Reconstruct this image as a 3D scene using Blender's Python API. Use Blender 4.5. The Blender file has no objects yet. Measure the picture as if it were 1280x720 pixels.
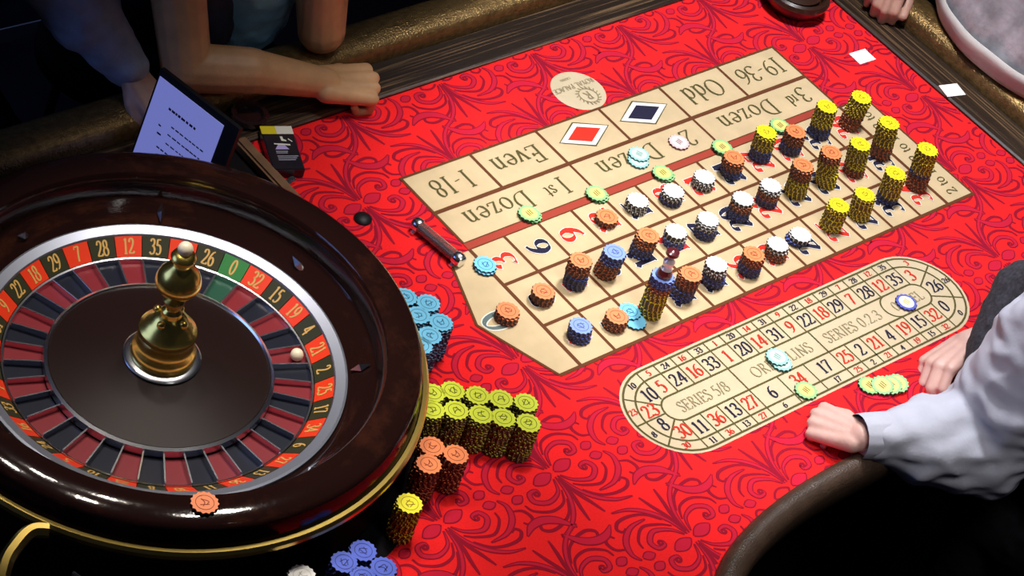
import bpy, bmesh, math, random
from math import sin, cos, pi, radians, hypot, atan2
from mathutils import Vector, Matrix, noise
random.seed(7)
SC = bpy.context.scene
COL = SC.collection
U = 0.075          # one column of the betting grid, in metres
T = 0.78           # height of the table top

def P(x, y, h=0.0):
    """grid units on the table (h above it) -> metres"""
    return Vector((x * U, y * U, T + h * U))

# ------------------------------------------------------------------ camera
cam = bpy.data.cameras.new('camera')
cam.sensor_width = 36.0
cam.lens = 3025.585 * 36.0 / 1280.0
cam.clip_start = 0.1
cam.clip_end = 60
camo = bpy.data.objects.new('camera', cam)
COL.objects.link(camo)
_R = ((0.7450748, -0.6199991, 0.2458954), (-0.3012979, -0.6417768, -0.7052248), (0.5950488, 0.4513575, -0.6649762))
mw = Matrix(((_R[0][0], -_R[1][0], -_R[2][0]), (_R[0][1], -_R[1][1], -_R[2][1]), (_R[0][2], -_R[1][2], -_R[2][2]))).to_4x4()
mw.translation = P(-30.6285, -24.7340, 34.3722)
camo.matrix_world = mw
SC.camera = camo
# ------------------------------------------------------------------ world, exposure
wd = bpy.data.worlds.new('world')
wd.use_nodes = True
SC.world = wd
bg = wd.node_tree.nodes['Background']
bg.inputs['Color'].default_value = (0.30, 0.36, 0.62, 1)
bg.inputs['Strength'].default_value = 0.022
vs = SC.view_settings
vs.view_transform = 'Standard'
vs.look = 'None'
vs.gamma = 1
vs.use_curve_mapping = False
vs.exposure = 0.0
# ------------------------------------------------------------------ lamps

def lamp(name, kind, loc, target, energy, color=(1, 1, 1), **kw):
    l = bpy.data.lights.new(name, kind)
    l.energy = energy
    l.color = color
    for k, v in kw.items():
        setattr(l, k, v)
    o = bpy.data.objects.new(name, l)
    COL.objects.link(o)
    o.location = loc
    d = (Vector(target) - Vector(loc))
    o.rotation_euler = d.to_track_quat('-Z', 'Y').to_euler()
    return o

lamp('table_light', 'SPOT', P(9.5, 1.0, 27), P(8.6, -2.6, 0), 222, (0.97, 0.97, 1.0), shadow_soft_size=0.16, spot_size=radians(44), spot_blend=0.30)
lamp('table_light', 'SPOT', P(0.0, 1.0, 27), P(-1.9, -3.3, 0), 86, (1.0, 0.93, 0.84), shadow_soft_size=0.12, spot_size=radians(46), spot_blend=0.8)
lamp('table_light', 'SPOT', P(-3.0, -17.0, 27), P(3.5, -6.5, 0), 66, (1.0, 0.95, 0.92), shadow_soft_size=0.3, spot_size=radians(46), spot_blend=0.8)  # added near-side fill light, lifts chip sides, sleeve and edge pad
for i, (x, y, h, e) in enumerate(((-5, 5, 24, 26), (-8, 7, 24, 24), (-10, 2, 25, 24), (-13, 6, 23, 20), (-4, -1, 25, 20))):
    lamp('ceiling_spot', 'SPOT', P(x, y, h), P(-8.8, -1.6, 1), e, (1.0, 0.9, 0.78), shadow_soft_size=0.03, spot_size=radians(29), spot_blend=0.6)
lamp('blue_tint_fill', 'AREA', P(-30, 14, 14), P(-8, 2, 0), 9, (0.25, 0.4, 1.0), shape='RECTANGLE', size=1.2, size_y=0.8)  # added dim blue light out of view, tints the wheel's far wall

# ------------------------------------------------------------------ materials

def mat(name, color, rough=0.5, metal=0.0, coat=0.0, var=0.0, scale=40, bump=0.0, bscale=200, emit=None, estr=0.0, trans=0.0, spec=0.5):
    m = bpy.data.materials.new(name)
    m.use_nodes = True
    nt = m.node_tree
    b = nt.nodes['Principled BSDF']
    b.inputs['Base Color'].default_value = (*color, 1)
    b.inputs['Roughness'].default_value = rough
    b.inputs['Metallic'].default_value = metal
    b.inputs['Coat Weight'].default_value = coat
    b.inputs['Coat Roughness'].default_value = 0.05
    b.inputs['Specular IOR Level'].default_value = spec
    if trans:
        b.inputs['Transmission Weight'].default_value = trans
    if emit:
        b.inputs['Emission Color'].default_value = (*emit, 1)
        b.inputs['Emission Strength'].default_value = estr
    tc = nt.nodes.new('ShaderNodeTexCoord')
    if var:
        n = nt.nodes.new('ShaderNodeTexNoise')
        n.inputs['Scale'].default_value = scale
        n.inputs['Detail'].default_value = 5
        nt.links.new(tc.outputs['Object'], n.inputs['Vector'])
        r = nt.nodes.new('ShaderNodeValToRGB')
        r.color_ramp.elements[0].position = 0.3
        r.color_ramp.elements[1].position = 0.7
        r.color_ramp.elements[0].color = (*[c * (1 - var) for c in color], 1)
        r.color_ramp.elements[1].color = (*[min(1, c * (1 + var)) for c in color], 1)
        nt.links.new(n.outputs['Fac'], r.inputs['Fac'])
        nt.links.new(r.outputs['Color'], b.inputs['Base Color'])
    if bump:
        n2 = nt.nodes.new('ShaderNodeTexNoise')
        n2.inputs['Scale'].default_value = bscale
        n2.inputs['Detail'].default_value = 4
        nt.links.new(tc.outputs['Object'], n2.inputs['Vector'])
        bp = nt.nodes.new('ShaderNodeBump')
        bp.inputs['Strength'].default_value = bump
        bp.inputs['Distance'].default_value = 0.002
        nt.links.new(n2.outputs['Fac'], bp.inputs['Height'])
        nt.links.new(bp.outputs['Normal'], b.inputs['Normal'])
    return m


def wood_mat(name, dark, light, sc, rough=0.4, coat=0.0):
    """long grain: noise stretched by the per-axis scale sc"""
    m = mat(name, dark, rough, coat=coat)
    nt = m.node_tree
    b = nt.nodes['Principled BSDF']
    tc = [n for n in nt.nodes if n.type == 'TEX_COORD'][0]
    mp = nt.nodes.new('ShaderNodeMapping')
    mp.inputs['Scale'].default_value = sc
    n = nt.nodes.new('ShaderNodeTexNoise')
    n.inputs['Scale'].default_value = 1
    n.inputs['Detail'].default_value = 6
    n.inputs['Roughness'].default_value = 0.7
    r = nt.nodes.new('ShaderNodeValToRGB')
    r.color_ramp.elements[0].position = 0.53
    r.color_ramp.elements[1].position = 0.64
    r.color_ramp.elements[0].color = (*dark, 1)
    r.color_ramp.elements[1].color = (*light, 1)
    nt.links.new(tc.outputs['Object'], mp.inputs['Vector'])
    nt.links.new(mp.outputs['Vector'], n.inputs['Vector'])
    nt.links.new(n.outputs['Fac'], r.inputs['Fac'])
    nt.links.new(r.outputs['Color'], b.inputs['Base Color'])
    bp = nt.nodes.new('ShaderNodeBump')
    bp.inputs['Strength'].default_value = 0.3
    bp.inputs['Distance'].default_value = 0.002
    nt.links.new(n.outputs['Fac'], bp.inputs['Height'])
    nt.links.new(bp.outputs['Normal'], b.inputs['Normal'])
    return m


M = {
    'felt': mat('red_felt', (0.90, 0.016, 0.018), 0.9, var=0.06, scale=300, spec=0.15),
    'scroll': mat('scroll_print', (0.30, 0.008, 0.026), 0.9, spec=0.1),
    'scroll2': mat('scroll_fill_print', (0.58, 0.014, 0.042), 0.9, spec=0.1),
    'beige': mat('beige_print', (0.60, 0.455, 0.265), 0.85, var=0.07, scale=25, spec=0.15),
    'beige2': mat('pale_beige_print', (0.60, 0.49, 0.32), 0.85, var=0.05, scale=25, spec=0.15),
    'line': mat('brown_line_print', (0.13, 0.045, 0.018), 0.85, spec=0.1),
    'redline': mat('red_band_print', (0.36, 0.055, 0.035), 0.85, spec=0.1),
    'ink': mat('dark_ink_print', (0.035, 0.028, 0.012), 0.85, spec=0.1),
    'olive': mat('olive_ink_print', (0.10, 0.085, 0.030), 0.85, spec=0.1),
    'faint': mat('faint_ink_print', (0.30, 0.25, 0.14), 0.85, spec=0.1),
    'navyink': mat('blue_black_ink_print', (0.022, 0.02, 0.045), 0.85, spec=0.1),
    'redink': mat('red_ink_print', (0.62, 0.035, 0.02), 0.85, spec=0.1),
    'whiteink': mat('white_ink_print', (0.85, 0.82, 0.75), 0.85, spec=0.1),
    'zeroink': mat('grey_green_ink_print', (0.13, 0.18, 0.17), 0.85, spec=0.1),
    'wood_x': wood_mat('striped_rail_wood', (0.018, 0.010, 0.006), (0.17, 0.10, 0.05), (2.5, 260, 30), 0.4),
    'wood_y': wood_mat('striped_rail_wood', (0.018, 0.010, 0.006), (0.17, 0.10, 0.05), (260, 2.5, 30), 0.4),
    'bowlwood': wood_mat('dark_polished_wood', (0.014, 0.005, 0.004), (0.032, 0.010, 0.006), (6, 6, 40), 0.07, 0.0),
    'discwood': mat('dark_lacquered_wood', (0.012, 0.005, 0.0045), 0.4, coat=0.0, spec=0.12),
    'barwood': mat('brown_bar_wood', (0.20, 0.11, 0.06), 0.45, var=0.2),
    'goldleather': mat('gold_brown_leather', (0.25, 0.155, 0.055), 0.28, metal=0.7, var=0.35, scale=90, bump=1.0, bscale=260),
    'darkleather': mat('dark_brown_leather', (0.055, 0.032, 0.020), 0.4, var=0.2, scale=50, bump=0.6, bscale=300),
    'brass': mat('brass', (0.72, 0.52, 0.14), 0.28, metal=1.0),
    'gold': mat('polished_gold', (0.90, 0.66, 0.15), 0.27, metal=1.0),
    'chrome': mat('chrome', (0.75, 0.77, 0.82), 0.22, metal=1.0),
    'steel': mat('brushed_steel', (0.34, 0.37, 0.46), 0.42, metal=0.8),
    'ivory': mat('ivory', (0.85, 0.76, 0.55), 0.3),
    'plate_red': mat('plate_red', (0.78, 0.045, 0.012), 0.35),
    'plate_black': mat('plate_black', (0.035, 0.036, 0.018), 0.3),
    'plate_green': mat('plate_green', (0.03, 0.20, 0.05), 0.35),
    'pocket_red': mat('pocket_red', (0.19, 0.010, 0.018), 0.35),
    'pocket_black': mat('pocket_black', (0.006, 0.008, 0.019), 0.3),
    'pocket_green': mat('pocket_green', (0.01, 0.07, 0.04), 0.35),
    'wheelink': mat('gold_number_ink', (0.60, 0.36, 0.10), 0.5),
    'black': mat('black_lacquer', (0.006, 0.006, 0.008), 0.5, spec=0.3),
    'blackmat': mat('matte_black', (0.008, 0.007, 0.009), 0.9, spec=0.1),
    'paper': mat('white_card', (0.88, 0.87, 0.86), 0.6),
    'floor': mat('dark_carpet', (0.012, 0.008, 0.014), 0.95, var=0.4, scale=6),
}
# chips: face colour, edge colour, notch colour
CH = {
    'yellow': ((0.92, 0.84, 0.010), (0.80, 0.58, 0.04), (0.11, 0.06, 0.012)),
    'lime': ((0.70, 0.80, 0.040), (0.30, 0.22, 0.07), (0.045, 0.028, 0.012)),
    'orange': ((0.92, 0.26, 0.085), (0.36, 0.085, 0.03), (0.06, 0.018, 0.012)),
    'white': ((0.86, 0.85, 0.83), (0.60, 0.57, 0.52), (0.03, 0.026, 0.025)),
    'navy': ((0.12, 0.20, 0.72), (0.07, 0.065, 0.14), (0.016, 0.013, 0.035)),
    'lamplit': ((0.24, 0.36, 0.86), (0.08, 0.13, 0.42), (0.02, 0.02, 0.09)),  # the bank's blue chip again, lamp brightness mixed into its colour
    'blue': ((0.065, 0.13, 0.74), (0.04, 0.05, 0.25), (0.012, 0.014, 0.06)),
    'sky': ((0.20, 0.64, 0.95), (0.035, 0.11, 0.24), (0.008, 0.015, 0.05)),
    'green': ((0.30, 0.62, 0.25), (0.10, 0.34, 0.14), (0.015, 0.07, 0.03)),
    'teal': ((0.34, 0.66, 0.60), (0.16, 0.42, 0.40), (0.02, 0.09, 0.09)),
    'pink': ((0.80, 0.55, 0.55), (0.55, 0.30, 0.32), (0.12, 0.04, 0.05)),
    'royal': ((0.10, 0.12, 0.52), (0.06, 0.06, 0.30), (0.02, 0.02, 0.12)),
}
CM = {}
for k, (a, b_, c) in CH.items():
    CM[k] = (mat(k + '_chip_face', a, 0.45), mat(k + '_chip_edge', b_, 0.5), mat(k + '_chip_notch', c, 0.6))

# ------------------------------------------------------------------ object helpers

def tag(o, label=None, cat=None, group=None, kind=None):
    if label: o['label'] = label
    if cat: o['category'] = cat
    if group: o['group'] = group
    if kind: o['kind'] = kind
    return o


def link(name, me, parent=None, loc=None):
    o = bpy.data.objects.new(name, me)
    COL.objects.link(o)
    if parent is not None:
        o.parent = parent
    if loc is not None:
        o.location = loc
    return o


def empty(name, loc=(0, 0, 0)):
    o = bpy.data.objects.new(name, None)
    o.empty_display_size = 0.05
    COL.objects.link(o)
    o.location = loc
    return o


def mesh(name, verts, faces, mats, fm=None, smooth=False):
    me = bpy.data.meshes.new(name)
    me.from_pydata([tuple(v) for v in verts], [], faces)
    for m in (mats if isinstance(mats, (list, tuple)) else [mats]):
        me.materials.append(m)
    if fm:
        for p_, i in zip(me.polygons, fm):
            p_.material_index = i
    if smooth:
        for p_ in me.polygons:
            p_.use_smooth = True
    me.update()
    return me


def lathe(profile, n=96, closed=False):
    """profile: (r, z) in grid units, outside seen; returns verts, faces in metres about the origin"""
    vs_, fs = [], []
    m = len(profile)
    for r, z in profile:
        for i in range(n):
            a = 2 * pi * i / n
            vs_.append((r * U * cos(a), r * U * sin(a), z * U))
    rng = range(m) if closed else range(m - 1)
    for j in rng:
        k = (j + 1) % m
        for i in range(n):
            i2 = (i + 1) % n
            fs.append((j * n + i, j * n + i2, k * n + i2, k * n + i))
    return vs_, fs


def fixn(me):
    bm = bmesh.new()
    bm.from_mesh(me)
    bmesh.ops.recalc_face_normals(bm, faces=bm.faces[:])
    bm.to_mesh(me)
    bm.free()
    return me


def autosmooth(me, ang=40):
    for p_ in me.polygons:
        p_.use_smooth = True
    bm = bmesh.new()
    bm.from_mesh(me)
    for e in bm.edges:
        if len(e.link_faces) == 2 and e.calc_face_angle(0) > radians(ang):
            e.smooth = False
    bm.to_mesh(me)
    bm.free()
    return me


def lathe_obj(name, prof, m, parent, loc, n=96, closed=False):
    v, f = lathe(prof, n, closed)
    return link(name, autosmooth(fixn(mesh(name, v, f, m)), 35), parent, loc)


def box_me(name, lo, hi, m, bevel=0.0):
    bm = bmesh.new()
    bmesh.ops.create_cube(bm, size=1)
    for v in bm.verts:
        v.co = Vector([(lo[i] + hi[i]) / 2 + v.co[i] * (hi[i] - lo[i]) for i in range(3)])
    if bevel:
        bmesh.ops.bevel(bm, geom=bm.edges[:], offset=bevel, segments=2, affect='EDGES')
    me = bpy.data.meshes.new(name)
    bm.to_mesh(me)
    bm.free()
    me.materials.append(m)
    return me


def sweep(path, prof, closed=False):
    """prof: (out, z) offsets in units; path: list of (x, y) units; out = left of travel. Returns verts, faces (world metres)."""
    n = len(path)
    vs_, fs = [], []
    for i, (x, y) in enumerate(path):
        a = path[max(i - 1, 0)]
        b = path[min(i + 1, n - 1)]
        d = Vector((b[0] - a[0], b[1] - a[1])).normalized()
        nx, ny = -d.y, d.x
        for (o, z) in prof:
            vs_.append(P(x + nx * o, y + ny * o, z))
    m = len(prof)
    for i in range(n - 1):
        for j in range(m):
            k = (j + 1) % m
            fs.append((i * m + j, i * m + k, (i + 1) * m + k, (i + 1) * m + j))
    fs.append(tuple(range(m)))
    fs.append(tuple((n - 1) * m + j for j in reversed(range(m))))
    return vs_, fs


# ------------------------------------------------------------------ flat print
class Print:
    def __init__(self, z):
        self.z = z; self.v = []; self.f = []; self.k = 0

    def poly(self, pts):
        b = len(self.v)
        self.k += 1          # overlapping strokes must not be coplanar
        zz_ = self.z + (self.k * 7 % 30) * 4e-6
        self.v += [P(x, y) + Vector((0, 0, zz_)) for x, y in pts]
        ar = sum(pts[i - 1][0] * pts[i][1] - pts[i][0] * pts[i - 1][1] for i in range(len(pts)))
        ids = list(range(b, b + len(pts)))
        self.f.append(tuple(ids if ar > 0 else ids[::-1]))

    def stroke(self, pts, w, ok=None):
        """w: number or list of half-width*2 per point"""
        n = len(pts)
        L = []
        for i in range(n):
            a = pts[max(i - 1, 0)]; b = pts[min(i + 1, n - 1)]
            dx, dy = b[0] - a[0], b[1] - a[1]
            l = hypot(dx, dy) or 1
            ww = (w[i] if isinstance(w, (list, tuple)) else w) / 2
            x, y = pts[i]
            L.append(((x - dy / l * ww, y + dx / l * ww), (x + dy / l * ww, y - dx / l * ww)))
        for i in range(n - 1):
            if ok and not (ok(*pts[i]) and ok(*pts[i + 1])):
                continue
            self.poly([L[i][0], L[i][1], L[i + 1][1], L[i + 1][0]])

    def build(self, name, m, parent):
        return link(name, mesh(name, self.v, self.f, m), parent)


def smooth(pts, k=6, closed=False):
    out = []
    n = len(pts)
    g = (lambda i: pts[i % n]) if closed else (lambda i: pts[min(max(i, 0), n - 1)])
    for i in range(n if closed else n - 1):
        p0, p1, p2, p3 = g(i - 1), g(i), g(i + 1), g(i + 2)
        for j in range(k):
            t = j / k
            out.append(tuple(0.5 * (2 * p1[c] + (p2[c] - p0[c]) * t + (2 * p0[c] - 5 * p1[c] + 4 * p2[c] - p3[c]) * t * t + (3 * p1[c] - p0[c] - 3 * p2[c] + p3[c]) * t ** 3) for c in range(2)))
    out.append(tuple(pts[0] if closed else pts[-1]))
    return out


def ell(cx, cy, rx, ry, a0=0, a1=360, n=22):
    return [(cx + rx * cos(radians(a0 + (a1 - a0) * i / n)), cy + ry * sin(radians(a0 + (a1 - a0) * i / n))) for i in range(n + 1)]


six = [smooth([(.50, .97), (.30, .88), (.12, .62), (.06, .34), (.14, .08), (.30, 0), (.46, .09), (.52, .30), (.44, .50), (.30, .56), (.15, .47), (.08, .36)])]
GL = {
    '0': (.62, [ell(.31, .49, .24, .49)]),
    '1': (.50, [[(.26, 1), (.26, 0)], [(.10, .86), (.26, .99)], [(.10, .01), (.42, .01)]]),
    'i1': (.50, [[(.25, 1), (.25, 0)], [(.10, .99), (.40, .99)], [(.10, .01), (.40, .01)]]),
    '2': (.62, [smooth([(.09, .74), (.15, .93), (.31, .99), (.47, .90), (.50, .72), (.40, .48), (.20, .22), (.05, .02)]), [(.05, .03), (.56, .03)], [(.54, .02), (.58, .16)]]),
    '3': (.58, [smooth([(.08, .82), (.16, .96), (.30, .99), (.45, .90), (.46, .70), (.36, .58), (.22, .54)]), smooth([(.22, .54), (.42, .49), (.52, .30), (.45, .08), (.27, 0), (.10, .06), (.05, .14)])]),
    '4': (.64, [[(.43, 1), (.43, 0)], [(.43, 1), (.05, .30)], [(.04, .30), (.60, .30)]]),
    '5': (.58, [[(.16, .97), (.50, .97)], [(.17, .98), (.13, .58)], smooth([(.13, .57), (.28, .62), (.45, .52), (.51, .30), (.43, .08), (.24, 0), (.06, .09)])]),
    '6': (.60, six),
    '7': (.56, [[(.05, .82), (.06, .97), (.54, .97)], [(.54, .97), (.36, .55), (.22, 0)]]),
    '8': (.60, [ell(.30, .75, .19, .24), ell(.30, .26, .24, .26)]),
    '9': (.60, [[(.60 - x, 1 - y) for x, y in six[0]]]),
    '-': (.42, [[(.06, .40), (.36, .44)]]),
    '/': (.40, [[(.04, -.1), (.34, 1.05)]]),
    '.': (.3, [[(.1, 0), (.1, .1)]]),
    ' ': (.35, []),
    'E': (.66, [[(.16, 1), (.16, 0)], [(.05, .99), (.55, .99), (.56, .82)], [(.16, .52), (.46, .52)], [(.05, .01), (.58, .01), (.60, .18)], [(.46, .43), (.46, .61)]]),
    'O': (.86, [ell(.43, .49, .37, .51)]),
    'D': (.82, [[(.16, 1), (.16, 0)], smooth([(.05, .99), (.34, .99), (.60, .88), (.74, .62), (.74, .38), (.60, .12), (.34, .01), (.05, .01)])]),
    'S': (.54, [smooth([(.46, .80), (.42, .94), (.27, 1), (.11, .92), (.09, .74), (.22, .58), (.40, .42), (.47, .24), (.40, .06), (.24, -.01), (.10, .05), (.06, .22)])]),
    'R': (.70, [[(.16, 1), (.16, 0)], smooth([(.05, .99), (.30, .99), (.48, .90), (.50, .70), (.36, .54), (.16, .50)]), [(.30, .51), (.66, 0)], [(.05, .01), (.27, .01)]]),
    'I': (.34, [[(.17, 1), (.17, 0)], [(.06, .99), (.28, .99)], [(.06, .01), (.28, .01)]]),
    'P': (.60, [[(.16, 1), (.16, 0)], smooth([(.05, .99), (.30, .99), (.48, .90), (.51, .70), (.38, .53), (.16, .48)]), [(.05, .01), (.27, .01)]]),
    'H': (.78, [[(.16, 1), (.16, 0)], [(.62, 1), (.62, 0)], [(.16, .52), (.62, .52)], [(.05, .99), (.27, .99)], [(.51, .99), (.73, .99)], [(.05, .01), (.27, .01)], [(.51, .01), (.73, .01)]]),
    'L': (.60, [[(.16, 1), (.16, 0)], [(.05, .99), (.28, .99)], [(.05, .01), (.54, .01), (.56, .2)]]),
    'N': (.80, [[(.16, 0), (.16, 1)], [(.12, .98), (.66, .02)], [(.66, 1), (.66, 0)], [(.05, .01), (.27, .01)], [(.55, .99), (.77, .99)]]),
    'V': (.74, [[(.08, 1), (.37, 0)], [(.66, 1), (.37, 0)], [(.0, .99), (.2, .99)], [(.56, .99), (.76, .99)]]),
    'A': (.74, [[(.37, 1), (.06, 0)], [(.37, 1), (.68, 0)], [(.17, .34), (.56, .34)]]),
    'Y': (.70, [[(.05, 1), (.35, .5)], [(.65, 1), (.35, .5)], [(.35, .5), (.35, 0)]]),
    'C': (.70, [smooth([(.62, .78), (.56, .92), (.40, 1), (.2, .92), (.08, .68), (.07, .36), (.18, .1), (.38, -.01), (.54, .06), (.63, .22)])]),
    'v': (.50, [[(.05, .64), (.25, 0)], [(.45, .64), (.25, 0)], [(-.03, .64), (.15, .64)], [(.36, .64), (.53, .64)]]),
    'e': (.52, [smooth([(.08, .36), (.44, .38), (.42, .54), (.28, .65), (.12, .56), (.06, .34), (.12, .08), (.28, 0), (.44, .12)])]),
    'n': (.62, [[(.15, .64), (.15, 0)], smooth([(.15, .48), (.28, .62), (.42, .60), (.47, .44), (.47, .22), (.47, 0)]), [(.04, .63), (.15, .64)], [(.05, .01), (.25, .01)], [(.37, .01), (.58, .01)]]),
    'o': (.58, [ell(.29, .32, .23, .33)]),
    'z': (.50, [[(.08, .5), (.08, .63), (.42, .63)], [(.06, .02), (.44, .02), (.46, .16)], [(.36, .62), (.10, .02)]]),
    'd': (.60, [[(.46, 1.02), (.46, 0)], smooth([(.46, .5), (.32, .64), (.15, .58), (.06, .34), (.13, .07), (.29, 0), (.46, .14)]), [(.35, 1.01), (.46, 1.02)], [(.46, .01), (.57, .01)]]),
    's': (.40, [smooth([(.34, .52), (.30, .62), (.19, .65), (.08, .57), (.10, .44), (.22, .34), (.33, .22), (.31, .06), (.18, 0), (.06, .05), (.05, .15)])]),
    't': (.36, [smooth([(.16, .86), (.16, .5), (.16, .14), (.21, .02), (.32, .03)]), [(.04, .63), (.32, .63)]]),
    'r': (.42, [[(.15, .64), (.15, 0)], smooth([(.15, .46), (.24, .60), (.36, .62)]), [(.04, .63), (.15, .64)], [(.05, .01), (.26, .01)]]),
}


def text(pr, s, cx, cy, h, right=(1, 0), thick=.1, thin=.04, track=.06, grow=0.0, squeeze=1.0, nib=12, sub=None, width=None):
    """centred text; up = right turned 90 degrees counter-clockwise; sub: {index: (scale, lift)}"""
    right = Vector(right).normalized()
    up = Vector((-right.y, right.x))
    ws = []
    for i, c in enumerate(s):
        k = (sub or {}).get(i, (1, 0))[0]
        ws.append((GL[c][0] + track) * k * squeeze)
    tot = sum(ws) - track * squeeze
    if width:
        f = width / (tot * h)
        squeeze *= f
        ws = [w * f for w in ws]
        tot *= f
    x = -tot / 2
    nb = radians(nib)
    for i, c in enumerate(s):
        k, lift = (sub or {}).get(i, (1, 0))
        for st in GL[c][1]:
            pts = [((x + px * k * squeeze) * h, (py * k + lift - .5) * h) for px, py in st]
            if len(pts) == 2:
                pts = [tuple(pts[0][j] + (pts[1][j] - pts[0][j]) * t / 3 for j in (0, 1)) for t in range(4)]
            w = []
            for q in range(len(pts)):
                a = pts[max(q - 1, 0)]; b = pts[min(q + 1, len(pts) - 1)]
                an = atan2(b[1] - a[1], b[0] - a[0])
                w.append(((thin + (thick - thin) * abs(sin(an - nb)) ** 1.3) * max(k, .7) + grow) * h)
            if grow:
                a, b = pts[0], pts[1]
                l = hypot(b[0] - a[0], b[1] - a[1]) or 1
                pts[0] = (a[0] - (b[0] - a[0]) / l * grow * h / 2, a[1] - (b[1] - a[1]) / l * grow * h / 2)
                a, b = pts[-1], pts[-2]
                l = hypot(b[0] - a[0], b[1] - a[1]) or 1
                pts[-1] = (a[0] - (b[0] - a[0]) / l * grow * h / 2, a[1] - (b[1] - a[1]) / l * grow * h / 2)
            pr.stroke([(cx + right.x * px + up.x * py, cy + right.y * px + up.y * py) for px, py in pts], w)
        x += ws[i]


# ================================================================== SETTING
fl = link('floor', mesh('floor', [(-6, -6, 0), (7, -6, 0), (7, 7, 0), (-6, 7, 0)], [(0, 1, 2, 3)], M['floor']))
tag(fl, kind='structure')

# ================================================================== TABLE
table = empty('roulette_table', (0, 0, 0))
tag(table, 'large roulette table with red scroll-patterned felt and padded rail', 'table')
bay = smooth([(16.2, -8.62), (9, -8.62), (4.5, -8.60), (1.6, -8.66), (-.5, -9.10), (-1.75, -9.85), (-2.6, -11.2), (-3.0, -13.5), (-3.0, -15.5)], 6)
felt_poly = [(15.05, 4.75), (-15, 4.75), (-15, -15.5), (-3.0, -15.5)] + [p for p in reversed(bay) if p[0] < 15.05] + [(15.05, -8.62)]
n = len(felt_poly)
fv = [P(x, y, 0) for x, y in felt_poly] + [P(x, y, -.7) for x, y in felt_poly]
ff = [tuple(range(n)), tuple(reversed(range(n, 2 * n)))] + [(i, (i + 1) % n, (i + 1) % n + n, i + n) for i in range(n)]
felt = link('felt', fixn(mesh('felt', fv, ff, M['felt'])), table)


def in_felt(x, y):
    c = False
    for i in range(n):
        x1, y1 = felt_poly[i]; x2, y2 = felt_poly[i - 1]
        if (y1 > y) != (y2 > y) and x < (x2 - x1) * (y - y1) / (y2 - y1) + x1:
            c = not c
    return c


# rails
prof_wood = [(0, -.7), (0, .06), (.06, .09), (1.02, .09), (1.04, .05), (1.04, -.7)]
v, f = sweep([(15.05, 4.75), (-15, 4.75)], [(-o, z) for o, z in prof_wood])
link('rail_wood', fixn(mesh('rail_wood', v, f, M['wood_x'])), table)
v, f = sweep([(15.05, -9.6), (15.05, 5.80)], [(-o, z) for o, z in prof_wood])
link('rail_wood', fixn(mesh('rail_wood', v, f, M['wood_y'])), table)
pad = [(1.04, -.9), (1.03, .05), (1.03, .36), (1.10, .50), (1.24, .57), (1.5, .60), (1.75, .57), (2.0, .50), (2.18, .36), (2.26, .12), (2.2, -.3), (1.9, -.9)]
v, f = sweep([(16.1, 4.75), (-15, 4.75)], [(-o, z) for o, z in pad])
link('arm_rest', autosmooth(fixn(mesh('arm_rest', v, f, M['goldleather'])), 50), table)
v, f = sweep([(15.05, -9.7), (15.05, 5.79)], [(-o, z) for o, z in pad])
link('arm_rest', autosmooth(fixn(mesh('arm_rest', v, f, M['goldleather'])), 50), table)
npad = [(0.0, -.7), (0.0, .1), (.06, .26), (.2, .36), (.38, .36), (.54, .24), (.6, 0), (.55, -.4), (.4, -.7)]
bp_ = [p for p in bay if p[0] < 15.0]
v, f = sweep(bp_, [(o, z) for o, z in npad])
link('edge_pad', autosmooth(fixn(mesh('edge_pad', v, f, M['darkleather'])), 50), table)
tag(table.children[-1], 'dark brown leather edge pad')
# pedestal and black deck under the wheel; near side is painted shade on felt
link('pedestal', box_me('pedestal', P(-11, -7, -10.4), P(12.5, 3.4, -.72), M['black'], .02), table)
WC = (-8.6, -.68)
deck_and_shade_pts = [(-2.78, 4.73), (-15, 4.73), (-15, -15.4), (-8.6, -15.4), (-8.6, -6.4)] + [(WC[0] + 5.6 * cos(radians(a)), WC[1] + 5.6 * sin(radians(a))) for a in range(-90, 34, 5)] + [(-2.78, 2.7)]
dv = [P(x, y, .012) for x, y in deck_and_shade_pts]
link('wheel_deck_and_shade', mesh('wheel_deck_and_shade', dv, [tuple(reversed(range(len(dv))))], M['blackmat']), table)
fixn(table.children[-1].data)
link('divider_bar', box_me('divider_bar', P(-2.92, 2.0, 0.02), P(-2.62, 4.75, .30), M['barwood'], .004), table)

# ---- printed layout (flat print on the felt)
ZB, ZL, ZO, ZT = .0007, .0011, .0014, .0017
bx = Print(ZB)
Y0, Y1, Y2, Y3 = -.085, -1.27, -2.61, -3.86
D0, E0, T0 = .157, 1.172, 2.395
bx.poly([(0, Y0), (12, Y0), (12, Y3), (0, Y3)])
bx.poly([(12, Y0), (12.93, Y0), (12.93, Y3), (12, Y3)])
bx.poly([(0, Y0), (-.60, Y0), (-1.32, -1.95), (-.62, Y3), (0, Y3)])
bx.poly([(0, D0), (12, D0), (12, T0), (0, T0)])
bx.build('betting_grid_print', M['beige'], table)
bt = Print(ZB)
XL, XR, YC = 1.11, 8.84, -5.758


def stadium(r, xl=XL, xr=XR, yc=YC, n=20):
    return [(xl + r * cos(a), yc + r * sin(a)) for a in [pi / 2 + pi * i / n for i in range(n + 1)]] + [(xr + r * cos(a), yc + r * sin(a)) for a in [-pi / 2 + pi * i / n for i in range(n + 1)]]


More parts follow.
